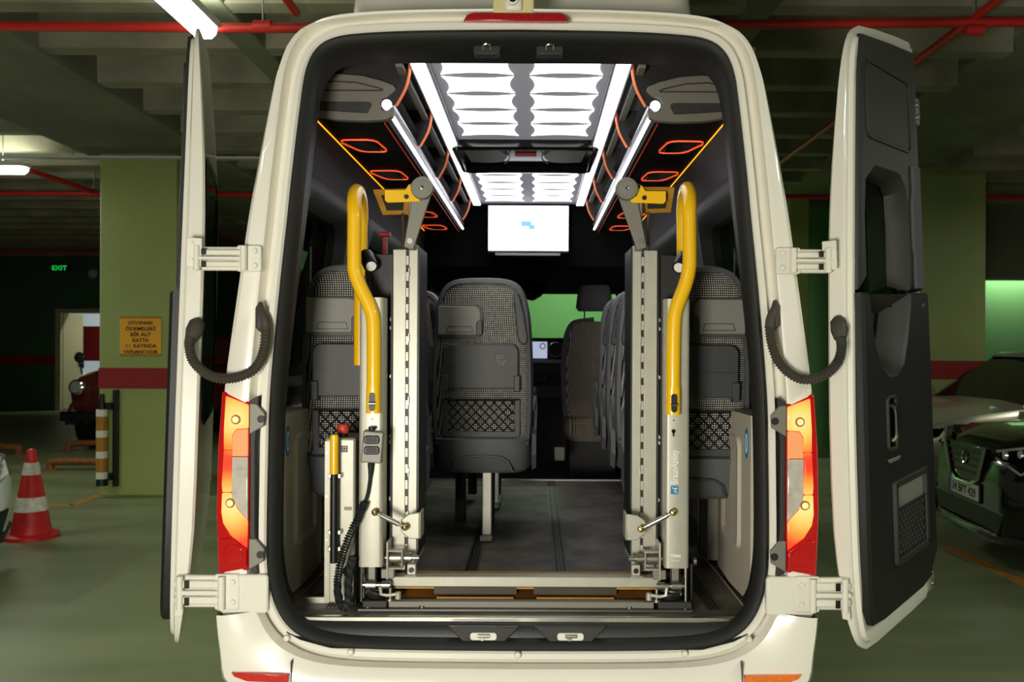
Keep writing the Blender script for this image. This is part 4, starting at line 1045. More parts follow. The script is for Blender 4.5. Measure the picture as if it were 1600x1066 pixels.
# ================================================================ SEATS
def make_seat(m, label, loc, group='grey patterned passenger seats'):
    """m = +1: grab handle on the right-hand (aisle) edge of the back, seen from behind"""
    o = thing('passenger_chair', label, 'car seat', loc, group)
    L = Vector(loc)
    tilt = lambda p: (L.x+m*p[0], L.y+p[1]-.06*(p[2]-.46), L.z+p[2])
    flat = lambda p: (L.x+m*p[0], L.y+p[1], L.z+p[2])
    def SB(): return MB(tilt)
    def ring(z, hw, d0, d1, n=28, e=.35):
        out = []
        for k in range(n):
            a = 2*PI*k/n; c, s = math.cos(a), math.sin(a)
            out.append((hw*math.copysign(abs(c)**e, c), (d0+d1)/2+(d1-d0)/2*math.copysign(abs(s)**.6, s), z))
        return out
    b = SB()
    b.loft([ring(.44, .205, .01, .12), ring(.50, .214, 0, .13), ring(.70, .216, 0, .12), ring(.90, .210, 0, .105), ring(1.04, .200, .0, .10), ring(1.12, .185, .004, .095, e=.42), ring(1.165, .162, .012, .085, e=.5), ring(1.187, .125, .026, .07, e=.6), ring(1.192, .06, .042, .055, e=.7)], True, True, True)
    bk = b.build('backrest', 'fabric', o, smooth=50)
    # leather-look edge welt
    edge = [(-.207, .45), (-.217, .60), (-.215, .80), (-.205, 1.0), (-.190, 1.10), (-.165, 1.155), (-.125, 1.182), (-.06, 1.192), (.06, 1.192), (.125, 1.182), (.165, 1.155), (.190, 1.10), (.205, 1.0), (.215, .80), (.217, .60), (.207, .45)]
    b = SB(); pts = catmull([Vector((x, .062, z)) for x, z in edge], 4)
    rings = []
    for i, p in enumerate(pts):
        t = (pts[min(i+1, len(pts)-1)]-pts[max(i-1, 0)]).normalized(); nn = Vector((-t.z, 0, t.x))
        if nn.dot(Vector((p.x, 0, p.z-.7))) < 0: nn = -nn
        rings.append([p+nn*u+Vector((0, v, 0)) for u, v in ((-.012, -.057), (.004, -.050), (.011, -.025), (.013, .0), (.010, .03), (-.006, .045))])
    b.loft(rings, True, True, True); b.build('side_bolster', 'seat_leather', o, smooth=50)
    # headrest table flap
    fp = rrect(-.197, -.005, .945, 1.075, [.03, .008, .008, .03], 4)
    tr = SB().prism(rrect(-.200, .006, .932, 1.082, [.034, .008, .008, .034], 4), 'xz', -.006, .012).build('flap_frame', 'seat_plastic', o, bev=.003)
    SB().prism(fp, 'xz', -.016, -.004).build('flap', 'seat_flap', tr, bev=.004)
    SB().strip([(-.16, .957), (-.035, .957), (-.045, .985), (-.15, .985)], 'xz', -.018, -.015, .003).build('flap_mark', 'seat_plastic', tr, smooth=0)
    SB().prism([(-.025, .945), (.002, .945), (.002, 1.01), (-.010, 1.015), (-.025, 1.0)], 'xz', -.020, -.008).build('flap_hinge', 'seat_plastic', tr, bev=.003)
    # folding table
    tb = SB().prism(rrect(-.172, .165, .705, .905, [.035, .035, .008, .008], 4), 'xz', -.028, .006).build('folding_table', 'seat_table', o, bev=.005)
    SB().box2(-.165, .158, -.0295, -.027, .801, .803).build('table_fold', 'black', tb, smooth=0)
    cc = [(.085+.027*math.cos(t*PI/10), .835+.027*math.sin(t*PI/10)) for t in range(20)]
    SB().prism(cc, 'xz', -.0295, -.027).build('cup_hole', 'fabric', tb, smooth=0)
    SB().strip([(.085+.032*math.cos(t*PI/10), .835+.032*math.sin(t*PI/10)) for t in range(20)], 'xz', -.031, -.027, .005).build('cup_rim', 'seat_plastic', tb)
    for x in (-.170, .150): SB().box2(x-.005, x+.022, -.040, -.004, .692, .765).build('table_pivot', 'seat_plastic', tb, bev=.004)
    # net pocket
    pk = SB().prism([(-.178, .655), (-.178, .495), (-.165, .484), (.160, .484), (.173, .495), (.173, .655), (.148, .655), (.148, .512), (-.153, .512), (-.153, .655)], 'xz', -.010, .01).build('pocket_frame', 'seat_plastic', o, bev=.003)
    b = SB(); x0, x1, z0, z1 = -.150, .145, .512, .655; st = .041
    n = 14
    for k in range(-n, n):
        for dr in (1, -1):
            ax = x0+k*st; bx_ = ax+dr*(z1-z0)*.95
            if dr < 0: pass
            t0, t1 = 0.0, 1.0
            for lim, sgn in ((x0, 1), (x1, -1)):
                fa, fb = (ax-lim)*sgn, (bx_-lim)*sgn
                if fa < 0 and fb < 0: t0 = 2; break
                if fa < 0: t0 = max(t0, -fa/(fb-fa))
                if fb < 0: t1 = min(t1, fa/(fa-fb))
            if t1-t0 < .05: continue
            P = lambda t: (ax+(bx_-ax)*t, -.006, z0+(z1-z0)*t)
            b.cyl(P(t0), P(t1), .0028, n=4)
    b.tube([(x0-.02, -.008, z1), (x1+.02, -.008, z1)], .005, 6); b.build('pocket_net', 'net', pk)
    # grab handle on the aisle shoulder
    hr = [(.140, 1.13), (.168, 1.12), (.190, 1.04), (.206, .93), (.200, .905), (.175, .905), (.160, .93), (.150, 1.03)]
    hd = SB().prism(hr, 'xz', -.010, .03).build('grab_handle', 'seat_plastic', o, bev=.006)
    b = SB(); b.prism([(.150, 1.09), (.164, 1.085), (.180, 1.03), (.188, .95), (.178, .925), (.168, .94), (.160, 1.02)], 'xz', -.0145, -.009); b.build('handle_slot', 'black', hd, smooth=0)
    # seat shell at the bottom of the back
    b = MB(flat); b.loft([ring(.318, .200, .03, .44), ring(.34, .224, .01, .46), ring(.42, .228, -.012, .47), ring(.475, .222, -.020, .12), ring(.482, .215, -.010, .10)], True, True, True)
    sh = b.build('seat_shell', 'seat_base', o, smooth=45)
    arch = [(-.13, .33), (-.12, .375), (-.09, .395), (0, .402), (.09, .395), (.12, .375), (.14, .33)]
    b = MB(flat); b.tube([(x, -.012, z) for x, z in arch], .005, 6); b.build('shell_crease', 'seat_plastic', sh)
    b = MB(flat); b.loft([ring(.44, .215, .09, .50), ring(.50, .222, .08, .53), ring(.545, .215, .09, .52), ring(.56, .19, .11, .49)], True, True, True); b.build('seat_cushion', 'fabric', o, smooth=50)
    # aisle side: recliner cover and buckle
    b = MB(flat); b.loft([[(.226, y, z) for y, z in ((.0, .40), (.02, .50), (.10, .52), (.16, .46), (.14, .36), (.05, .33))], [(.246, y, z) for y, z in ((.01, .41), (.03, .49), (.10, .505), (.15, .455), (.13, .37), (.06, .34))]], True, False, True); b.build('recliner_cover', 'seat_base', o, smooth=30)
    b = MB(flat); b.tube(catmull([Vector(p) for p in ((.235, .12, .47), (.240, .10, .60), (.236, .06, .66), (.225, .06, .60))], 4), .012, 8); b.build('belt_strap', 'seat_base', o)
    MB(flat).box2(-.236, -.216, .06, .085, .46, .50).build('belt_buckle', 'red_knob', o, bev=.003)
    # pedestal leg
    lg = MB(flat).box2(.0, .042, .055, .115, .03, .335).build('leg', 'lift_paint', o, bev=.004)
    MB(flat).box2(-.15, -.10, .33, .39, .03, .335).build('leg', 'black', o, bev=.004)
    MB(flat).box2(-.012, .05, .03, .42, .002, .032).build('leg_foot', 'steel_dark', o, bev=.004)
    MB(flat).box2(.0, .042, .33, .39, .03, .335).build('leg', 'black', o, bev=.004)
    return o
YR = RY+.49          # rear row
def sx(px0, Y): return (px0-CX)*Y/FPX
base_l = make_seat(1, 'grey patterned seat at the rear left window behind the lift', (-.665, YR, FZ))
Y1 = 3.93
copy_tree(base_l, (sx(753.5, Y1), Y1, FZ), label='grey patterned aisle seat in full view between the lift posts')
copy_tree(base_l, (-.715, Y1+.02, FZ), label='grey patterned window seat half hidden beside the full-view seat')
copy_tree(base_l, (-.245, Y1+.80, FZ), label='grey patterned aisle seat directly ahead of the full-view seat')
copy_tree(base_l, (-.715, Y1+.80, FZ), label='grey patterned window seat ahead of the half-hidden one')
base_r = make_seat(-1, 'grey patterned seat at the rear right window behind the lift', (.582, YR-.01, FZ))
for k, (px, Y, lab) in enumerate(((962, 4.0, 'nearest grey seat seen edge-on along the right of the aisle'), (947, 4.68, 'middle grey seat seen edge-on along the right of the aisle'), (935, 5.36, 'farthest grey seat seen edge-on along the right of the aisle'))):
    copy_tree(base_r, (sx(px, Y)+.228, Y, FZ), label=lab)
# front passenger seat with separate head restraint
YF = 6.85
fl0 = Vector((sx(882, YF)+.23, YF, FZ-.16))
fs = thing('front_passenger_chair', 'brown-grey front passenger seat with dark head restraint', 'car seat', fl0)
tl = lambda p: (fl0.x+p[0], fl0.y+p[1]-.12*(p[2]-.5), fl0.z+p[2])
def sring(z, hw, d0, d1, n=28, e=.4):
    return [(hw*math.copysign(abs(math.cos(2*PI*k/n))**e, math.cos(2*PI*k/n)), (d0+d1)/2+(d1-d0)/2*math.copysign(abs(math.sin(2*PI*k/n))**.6, math.sin(2*PI*k/n)), z) for k in range(n)]
MB(tl).loft([sring(.50, .20, 0, .12), sring(.58, .222, 0, .13), sring(.9, .226, 0, .12), sring(1.08, .215, .0, .11), sring(1.18, .19, .005, .10), sring(1.235, .15, .02, .09, e=.55), sring(1.25, .08, .04, .07, e=.7)], True, True, True).build('backrest', 'fabric_brown', fs, smooth=50)
MB(tl).tube(catmull([Vector((-.215, .05, .5)), Vector((-.235, .06, .7)), Vector((-.236, .06, .95)), Vector((-.222, .06, 1.1)), Vector((-.19, .06, 1.2)), Vector((-.14, .06, 1.243)), Vector((0, .06, 1.262))], 4), .022, 8).build('side_bolster', 'seat_leather', fs)
MB(tl).loft([sring(1.33, .125, .02, .11, e=.4), sring(1.36, .145, .01, .12, e=.4), sring(1.48, .130, .012, .11, e=.4), sring(1.53, .115, .025, .095, e=.4), sring(1.54, .09, .04, .08, e=.5)], True, True, True).build('head_restraint', 'seat_leather', fs)
for x in (-.075, .075): MB(tl).cyl((x, .065, 1.22), (x, .065, 1.36), .006, n=8).build('restraint_post', 'chrome', fs)
MB(lambda p: (fl0.x+p[0], fl0.y+p[1], fl0.z+p[2])).loft([sring(.30, .20, .05, .5), sring(.36, .225, .02, .56), sring(.50, .225, .02, .58), sring(.53, .20, .06, .54)], True, True, True).build('seat_cushion', 'fabric_brown', fs, smooth=50)
MB(lambda p: (fl0.x+p[0], fl0.y+p[1], fl0.z+p[2])).box2(-.19, .19, .08, .52, .0, .31).build('seat_box', 'trim_black', fs, bev=.01)
MB(tl).tube(catmull([Vector((.06, -.02, .52)), Vector((.05, -.025, .75)), Vector((.07, -.025, .92)), Vector((.13, -.02, .98))], 5), .012, 8).build('grab_rail', 'gloss_black', fs)
# ================================================================ WHEELCHAIR LIFT
LC = -.040
lift = thing('wheelchair_lift', 'folded silver wheelchair lift with yellow handrails filling the van rear', 'wheelchair lift', (LC, RY+.2, FZ))
YA = 2.97
def bx(x0, x1, y0, y1, z0, z1, name, mat, parent=None, bev=.003):
    x0, x1 = sorted((x0, x1))
    return MB().box2(x0, x1, y0, y1, z0, z1).build(name, mat, parent or lift, bev=bev)
def zpx(py, Y): return ZC-(py-CY)*Y/FPX
def xpx(px, Y): return (px-CX)*Y/FPX
# base plate and rails
bx(xpx(560, 2.93), xpx(1085, 2.93), 2.925, 3.42, FZ, FZ+.012, 'base_plate', 'steel_dark')
bx(xpx(608, 2.93), xpx(1024, 2.93), 2.935, 2.965, FZ+.012, FZ+.034, 'base_rail', 'lift_grey')
bx(xpx(568, 2.93), xpx(606, 2.93), 2.93, 2.97, FZ+.012, FZ+.036, 'base_block', 'trim_dark')
bx(xpx(1030, 2.93), xpx(1083, 2.93), 2.93, 2.97, FZ+.012, FZ+.036, 'base_block', 'trim_dark')
for px in (575, 660, 986, 1074):
    MB().cyl((xpx(px, 2.92), 2.94, FZ+.01), (xpx(px, 2.92), 2.94, FZ+.020), .010, n=12).build('bolt', 'steel', lift)
# bridge plate: brown underside with yellow strips, ochre edge, aluminium bar
x0, x1 = xpx(608, 3.0), xpx(1032, 3.0)
MB().loft([[(x0+.01, 2.975, FZ+.02), (x1-.01, 2.975, FZ+.02)], [(x0+.01, 3.04, zpx(920, 3.02))  , (x1-.01, 3.04, zpx(920, 3.02))]], False).loft([[(x0+.01, 2.981, FZ+.018), (x1-.01, 2.981, FZ+.018)], [(x0+.01, 3.046, zpx(920, 3.02)), (x1-.01, 3.046, zpx(920, 3.02))]], False).build('bridge_plate', 'brown_plate', lift, smooth=0)
for a, c in ((684, 804), (840, 961)):
    z = zpx(936, 2.98)
    MB().box2(xpx(a, 2.98), xpx(c, 2.98), 2.975, 2.982, z-.004, z+.006).build('yellow_strip', 'yellow_dull', lift, smooth=0)
    MB().box2(xpx(a, 2.98)-.01, xpx(c, 2.98)+.01, 2.990, 3.0, z+.012, z+.036).build('grip_pad', 'grip_pad', lift, smooth=0)
bx(x0, x1, 2.99, 3.04, zpx(918, 2.99), zpx(902, 2.99), 'cross_bar', 'lift_paint')
bx(x0+.02, x1, 2.992, 3.06, zpx(921, 2.99), zpx(918.3, 2.99), 'cross_bar_edge', 'yellow_dull', None, 0)
bx(x0+.03, x1-.03, 3.05, 3.075, zpx(900, 3.05), zpx(896, 3.05), 'rear_edge', 'yellow_dull', None, 0)
def side(sg):
    X = lambda d: LC+sg*d
    # main arm cover with rounded front edges
    za, zb = zpx(887, YA-.03), 1.70
    sec = rrect(-.041, .041, 2.935, 3.03, .012, 3)
    MB().loft([[(X(.518)+u, v, z) for u, v in sec] for z in (za, zb)], True, True, True).build('arm_cover', 'lift_paint', lift)
    bx(X(.482), X(.545), 2.952, 3.0, za-.003, za+.012, 'cover_end', 'lift_grey')
    # upright behind the cover
    bx(X(.455), X(.565), 3.06, 3.14, FZ+.01, 1.86, 'tower', 'trim_black')
    bx(X(.556), X(.566), 3.04, 3.061, FZ+.01, 1.78, 'tower_edge', 'steel_dark')
    for z in (1.63, 1.60, 1.43, 1.22, 1.20, 1.0):
        MB().cyl((X(.470), 3.05, z), (X(.470), 3.062, z), .007, n=10).build('rivet', 'steel', lift)
    # folded platform halves seen edge-on
    zt = zpx(391, 3.05); zl_ = zpx(891, 3.05)
    pB = bx(X(.416), X(.463), 3.04, 3.26, zl_, zt, 'platform_half', 'lift_paint')
    pC = bx(X(.376), X(.408), 3.045, 3.26, zpx(882, 3.05), zpx(384, 3.05), 'platform_half', 'lift_paint')
    bx(X(.409), X(.415), 3.05, 3.26, zl_+.03, zt-.01, 'hinge_strip', 'black', pB, 0)
    b = MB(); z = zl_+.06
    while z < zt-.05:
        b.box2(min(X(.407), X(.417)), max(X(.407), X(.417)), 3.038, 3.05, z, z+.032); z += .056
    b.build('hinge_knuckles', 'lift_paint', pB, bev=.001, kind='stuff')
    bx(X(.4635), X(.468), 3.035, 3.2, zl_+.02, zt-.02, 'platform_lip', 'black', pB, 0)
    bx(X(.371), X(.3755), 3.05, 3.26, .80, zt+.01, 'platform_seal', 'black', pC, 0)
    for z in (1.78, 1.55, 1.33, 1.08, .93):
        bx(X(.404), X(.4075), 3.034, 3.046, z, z+.03, 'hinge_clip', 'steel', pC, .001)
    # top: post, link, roller, yellow bracket, visor plate
    MB().cyl((X(.435), 3.08, zt), (X(.435), 3.08, zt+.16), .006, n=8).build('guide_rod', 'steel_dark', lift)
    wx, wz = X(.353 if sg < 0 else .347), zpx(297, 3.0)
    lx, lz = X(.396), zpx(378, 3.0)
    d = Vector((wx-lx, 0, wz-lz)); L = d.length; d.normalize(); n = Vector((-d.z, 0, d.x))
    q = [Vector((lx, 0, lz))-d*.025-n*.017, Vector((lx, 0, lz))-d*.025+n*.017, Vector((wx, 0, wz))+n*.033, Vector((wx, 0, wz))-n*.033]
    lk = MB().prism([(p.x, p.z) for p in q], 'xz', 2.992, 3.004).build('folding_link', 'lift_grey', lift, bev=.003)
    MB().cyl((lx, 2.985, lz), (lx, 3.01, lz), .010, n=14).build('link_pin', 'steel', lk)
    bx(X(.381), X(.405), 3.005, 3.035, zt-.005, zpx(312, 3.01), 'link_post', 'lift_grey')
    rl = MB().lathe([(.001, 0), (.036, 0), (.0385, .004), (.0385, .024), (.036, .028), (.001, .028)], (wx, 2.962, wz), 'y', 32).build('roller', 'lift_grey', lift)
    MB().lathe([(.012, -.001), (.026, -.0005), (.026, .002)], (wx, 2.961, wz), 'y', 24).build('roller_face', 'seat_flap', rl)
    MB().lathe([(.001, -.006), (.006, -.005), (.007, .0)], (wx, 2.961, wz), 'y', 14).build('roller_pin', 'chrome', rl)
    P = lambda px, py: (X((838-px if False else 0)), 0)
    # yellow bracket (mirrored pixel outline of the left one)
    pix = [(600, 298), (632, 298), (637, 290), (644, 287), (651, 290), (655, 297), (655, 316), (604, 318), (600, 314)]
    yb = MB().prism([(LC+sg*-(xpx(px, 2.99)-xpx(819.5, 2.99)), zpx(py, 2.99)) for px, py in pix], 'xz', 2.985, 2.993).build('yellow_bracket', 'yellow', lift, bev=.002)
    for px, py, mt in ((644, 292, 'chrome'), (649, 304, 'chrome'), (634, 309, 'black')):
        xx = LC-sg*(xpx(px, 2.99)-xpx(819.5, 2.99)); MB().cyl((xx, 2.980, zpx(py, 2.99)), (xx, 2.986, zpx(py, 2.99)), .008, n=12).build('bracket_bolt', mt, yb)
    cn4 = [(582, 299), (641, 297), (638, 336), (597, 337)] if sg < 0 else [(1053, 293), (1003, 293), (1001, 333), (1047, 331)]
    vq = [W(px, py, Yv) for (px, py), Yv in zip(cn4, (3.0, 3.0, 3.08, 3.08))]
    vn = (vq[1]-vq[0]).cross(vq[3]-vq[0]).normalized(); vn = vn if vn.y > 0 else -vn
    vp = MB().loft([vq, [p+vn*.006 for p in vq]], True, True, True).build('visor_plate', 'yellow_dull', lift, smooth=0)
    ctr = sum(vq, Vector())/4; vi = [ctr+(p-ctr)*.62 for p in vq]
    MB().loft([[p-vn*.002 for p in vi], [p+vn*.001 for p in vi]], True, True, True).build('visor_pad', 'trim_dark', vp, smooth=0)
    # work lamp
    c = Vector((X(.545), 3.03, 1.83)); dr = Vector((-sg*.35, -.7, -.5)).normalized()
    lp = MB().tube([c-dr*.05, c-dr*.045, c+dr*.03, c+dr*.035], [.02, .026, .026, .024], 18).build('work_lamp', 'black', lift)
    MB().tube([c+dr*.030, c+dr*.038], [.021, .017], 16).build('lamp_lens', 'white_print', lp)
    # damper rod
    if sg < 0: a, e = (587, 802), (634, 825)
    else: a, e = (1053, 800), (1003, 826)
    A_ = W(a[0], a[1], 2.915); E_ = W(e[0], e[1], 2.93)
    rd = MB().cyl(A_.lerp(E_, .2), A_.lerp(E_, .8), .009, n=12).cyl(A_, E_, .005, n=10).build('damper_rod', 'steel', lift)
    for q in (A_, E_):
        MB().lathe([(.001, -.012), (.009, -.009), (.0125, 0), (.009, .009), (.001, .018)], q, 'y', 16).build('ball_joint', 'brass', rd)
    hx = E_.x
    MB().prism([(hx-sg*.045, E_.z+.045), (hx-sg*.010, E_.z+.040), (hx+sg*.018, E_.z+.02), (hx+sg*.018, E_.z-.02), (hx-sg*.012, E_.z-.045), (hx-sg*.045, E_.z-.045)], 'xz', 2.955, 2.962).build('damper_bracket', 'lift_paint', lift, bev=.003)
    bx(hx-sg*.050, hx-sg*.044, 2.955, 3.04, E_.z-.045, E_.z+.045, 'bracket_flange', 'lift_paint')
    # lower pivots
    zp = zpx(874, 2.97)
    pv = MB().cyl((X(.360), 2.985, zp), (X(.475), 2.985, zp), .010, n=14).build('pivot_shaft', 'steel', lift)
    MB().cyl((X(.420), 2.985, zp), (X(.458), 2.985, zp), .019, n=18).build('pivot_drum', 'steel', pv)
    MB().cyl((X(.385), 2.985, zp), (X(.408), 2.985, zp), .017, n=16).build('pivot_collar', 'steel', pv)
    bx(X(.460), X(.467), 2.95, 3.03, zpx(905, 2.97), zpx(846, 2.97), 'pivot_cheek', 'lift_paint')
    bx(X(.412), X(.417), 2.955, 3.03, zp-.03, zp+.03, 'pivot_cheek', 'lift_paint')
    bx(X(.412), X(.466), 2.955, 2.985, zp+.026, zp+.032, 'pivot_strap', 'lift_paint'); bx(X(.412), X(.466), 2.955, 2.985, zp-.034, zp-.028, 'pivot_strap', 'lift_paint')
    eye = bx(X(.368), X(.398), 2.965, 2.990, zp-.055, zp-.018, 'eye_block', 'lift_paint')
    MB().cyl((X(.383), 2.960, zp-.037), (X(.383), 2.967, zp-.037), .009, n=12).build('eye_hole', 'black', eye)
    bx(X(.364), X(.408), 2.960, 2.992, zp-.061, zp-.055, 'eye_foot', 'lift_paint')
    # lower linkage under the arm cover
    bx(X(.505), X(.530), 2.96, 3.0, zpx(922, 2.96), za, 'lower_arm', 'lift_grey')
    zq = zpx(915, 2.955)
    lw = MB().cyl((X(.452), 2.955, zq), (X(.548), 2.955, zq), .010, n=14).build('lower_pin', 'steel', lift)
    MB().cyl((X(.500), 2.955, zq), (X(.535), 2.955, zq), .018, n=16).build('lower_drum', 'steel', lw)
    MB().cyl((X(.455), 2.955, zq), (X(.480), 2.955, zq), .015, n=16).build('lower_drum', 'steel', lw)
    MB().cyl((X(.550), 2.945, FZ+.03), (X(.550), 2.945, za), .0045, n=8).build('guide_rod', 'steel', lift)
    MB().cyl((X(.538), 2.99, FZ+.03), (X(.538), 2.99, za), .003, n=8).build('guide_rod', 'steel_dark', lift)
    bx(X(.440), X(.485), 2.955, 3.0, zpx(905, 2.96), zpx(890, 2.96), 'linkage_block', 'lift_grey')
    cat = MB().tube([(X(.485), 2.94, zq), (X(.482), 2.94, zq-.028), (X(.462), 2.94, zq-.032), (X(.42), 2.945, zq-.028)], .006, 8).build('catch_arm', 'lift_paint', lift)
    MB().cyl((X(.425), 2.945, zq-.045), (X(.425), 2.945, zq-.022), .010, n=12).build('catch_roller', 'lift_paint', cat)
    MB().cyl((X(.540), 2.96, FZ+.055), (X(.47), 2.99, FZ+.065), .013, n=14).build('hydraulic_ram', 'steel_dark', lift)
    MB().cyl((X(.452), 2.95, FZ+.03), (X(.452), 2.95, FZ+.075), .006, n=10).cyl((X(.452), 2.95, FZ+.032), (X(.452), 2.95, FZ+.040), .016, n=12).build('stop_bolt', 'steel', lift)
    for k in range(3):
        MB().tube(catmull([Vector((X(.545-.01*k), 2.965+.01*k, FZ+.12)), Vector((X(.53), 2.95, FZ+.07-.008*k)), Vector((X(.49), 2.945, FZ+.055-.006*k)), Vector((X(.455), 2.97, FZ+.045))], 5), .004, 6).build('hose', 'black', lift)
    bx(X(.568), X(.578), 2.96, 3.10, FZ+.01, .80, 'side_cheek', 'black')
    MB().cyl((X(.582), 2.99, .80), (X(.592), 2.99, .80), .016, n=16).build('pivot_cap', 'steel', lift)
side(-1); side(1)
# handrails
def rail(front, rear_end, name='handrail'):
    Yf, Yb = 2.925, 3.20
    f = [W(px, py, Yf) for px, py in front]
    top = f[-1]
    pts = catmull(f, 6)
    r = .0242
    xr = xpx(rear_end[0], Yb)
    for k in range(1, 13):
        a = PI*k/12
        pts.append(Vector((top.x+(xr-top.x)*k/12, (Yf+Yb)/2-(Yb-Yf)/2*math.cos(a), top.z+.105*math.sin(a))))
    zr = zpx(rear_end[1], Yb)
    pts.append(Vector((xr, Yb, (top.z+zr)/2))); pts.append(Vector((xr, Yb, zr)))
    o = MB().tube(pts, r, 16).build(name, 'yellow', lift, smooth=60)
    e = f[0]
    MB().loft([[(e.x+u*1.0, e.y+v, z) for u, v in rrect(-.024, .024, -.026, .026, .02, 4)] for z in (e.z-.04, e.z+.05)], True, True, True).build('rail_clevis', 'yellow', o)
    MB().prism(rrect(e.x-.010, e.x+.010, e.z-.032, e.z+.03, .009, 4), 'xz', e.y-.028, e.y-.025).build('clevis_slot', 'black', o, smooth=0)
    MB().cyl((e.x-.012, e.y-.029, e.z-.006), (e.x+.012, e.y-.029, e.z-.006), .005, n=10).build('clevis_pin', 'chrome', o)
rail([(584, 628), (584, 560), (583, 505), (578, 482), (562, 448), (554, 425), (553, 400), (553, 338)], (563, 572))
rail([(1052, 628), (1052, 560), (1053, 505), (1057, 480), (1070, 445), (1076, 420), (1077, 395), (1076, 332)], (1067, 568))
# keyholes and printing on the right and left covers
for px in (582.5, 1053):
    p = W(px, 671, 2.934)
    MB().prism([(p.x+.007*math.cos(t*PI/6), p.z+.007*math.sin(t*PI/6)-.004) for t in range(12)], 'xz', 2.9325, 2.936).build('keyhole', 'black', lift, smooth=0)
    MB().prism(rrect(p.x-.003, p.x+.003, p.z-.022, p.z-.002, .0028, 3), 'xz', 2.9325, 2.936).build('keyhole', 'black', lift, smooth=0)
    MB().cyl((p.x, 2.932, p.z+.032), (p.x, 2.936, p.z+.032), .0025, n=8).build('keyhole', 'black', lift)
q = W(1060, 756, 2.934)
text('BraunAbility', .034, 'white_print', lift, lambda x, y, z: (q.x-y, 2.9345-z, q.z+x), align='LEFT', width=W(0, 703, 2.934).z-q.z, bold=.0006)
qq = W(1055, 765, 2.934)
lg = MB().prism(rrect(qq.x-.013, qq.x+.013, qq.z-.014, qq.z+.014, .003, 2), 'xz', 2.9325, 2.9346).build('logo_square', 'blue_sticker', lift, smooth=0)
MB().tube([(qq.x+.009, 2.932, qq.z-.008), (qq.x, 2.932, qq.z-.004), (qq.x+.002, 2.932, qq.z+.004), (qq.x-.008, 2.932, qq.z+.008)], .0022, 6).cyl((qq.x+.006, 2.932, qq.z+.006), (qq.x+.006, 2.934, qq.z+.006), .003, n=8).build('logo_mark', 'white_print', lg)
q2 = W(1057, 870, 2.934)
text('Vista', .017, 'white_print', lift, lambda x, y, z: (q2.x+x, 2.9345-z, q2.z+y), width=.038, bold=.0006)
text('Series', .010, 'white_print', lift, lambda x, y, z: (q2.x+x, 2.9345-z, q2.z-.014+y), width=.026)

# pump unit
Yp = 3.0
pu = thing('pump_box', 'pale grey hydraulic pump box with yellow hand lever beside the lift', 'pump unit', (xpx(532, Yp), Yp+.08, FZ))
xa, xb_ = xpx(508, Yp), xpx(556, Yp); zt = zpx(686, Yp)
pb = MB().box2(xa, xb_, Yp, Yp+.19, FZ+.006, zt).build('box', 'lift_paint', pu, bev=.008)
MB().box2(xa+.001, xa+.02, Yp-.004, Yp+.001, FZ+.01, zt-.01).build('cover_flange', 'lift_paint', pb, bev=.001)
for z in (zt-.05, zt-.2, zt-.35, zt-.47):
    MB().cyl((xa+.010, Yp-.007, z), (xa+.010, Yp-.003, z), .004, n=8).build('screw', 'steel', pb)
p = W(539, 703, Yp); MB().strip([(p.x-.011, p.z-.011), (p.x+.011, p.z-.011), (p.x+.011, p.z+.011), (p.x-.011, p.z+.011)], 'xz', Yp-.002, Yp, .005).build('latch', 'black', pb, smooth=0)
MB().cyl((p.x, Yp-.004, p.z), (p.x, Yp, p.z), .005, n=8).build('latch_pin', 'black', pb)
p = W(545, 796, Yp); MB().box2(p.x-.013, p.x+.013, Yp-.0012, Yp, p.z-.006, p.z+.006).build('rating_label', 'lift_grey', pb, smooth=0)
p = W(537, 671, Yp+.05); MB().cyl((p.x, Yp+.05, zt), (p.x, Yp+.05, zt+.012), .017, n=16).build('knob_stem', 'black', pu)
MB().lathe([(.019, .012), (.021, .016), (.021, .040), (.018, .044), (.001, .045)], (p.x, Yp+.05, zt), 'z', 20).build('release_knob', 'red_knob', pu)
a = W(523, 682, Yp-.035); c = W(523, 742, Yp-.035); e = W(523, 881, Yp-.035)
lv = MB().tube([a+Vector((0, 0, .004)), a, c], [.010, .0145, .0145], 16).build('lever_grip', 'yellow', pu)
MB().tube([c, e], .0125, 14).build('lever_rod', 'black', pu)
for z in (c.z-.005, zpx(832, Yp-.03), zpx(858, Yp-.03)):
    MB().box2(c.x-.022, c.x+.022, Yp-.03, Yp, z-.012, z+.004).build('lever_clip', 'steel', pu, bev=.002)
MB().cyl((xb_-.02, Yp-.012, zpx(893, Yp)), (xb_-.02, Yp, zpx(893, Yp)), .020, n=16).build('side_cap', 'trim_black', pu)

# hand control on its coiled cable
hc_ = thing('hand_control', 'dark two-button hand control hanging on the lift by a coiled black cable', 'remote control', W(581, 725, 2.91))
Yh = 2.905
pix = [(568, 674), (600, 677), (596, 726), (564, 724)]
MB().prism([(xpx(px, Yh), zpx(py, Yh)) for px, py in pix], 'xz', Yh, Yh+.028).build('handset', 'lift_grey', hc_, bev=.004)
for py in (688.5, 705):
    p = W(581.5, py, Yh)
    bz = MB().prism(rrect(p.x-.026, p.x+.026, p.z-.014, p.z+.014, .009, 4), 'xz', Yh-.006, Yh+.002).build('button_bezel', 'black', hc_, bev=.003)
    MB().prism(rrect(p.x-.017, p.x+.017, p.z-.008, p.z+.008, .002, 2), 'xz', Yh-.009, Yh-.004).build('button', 'trim_soft', bz, bev=.002)
MB().cyl(W(582, 673, Yh+.01), W(582, 668, Yh+.01), .012, n=12).build('hang_clip', 'black', hc_)
MB().tube([W(580, 725, Yh+.014), W(580, 735, Yh+.014), W(579, 748, Yh+.012)], [.011, .009, .006], 10).build('strain_relief', 'rubber', hc_)
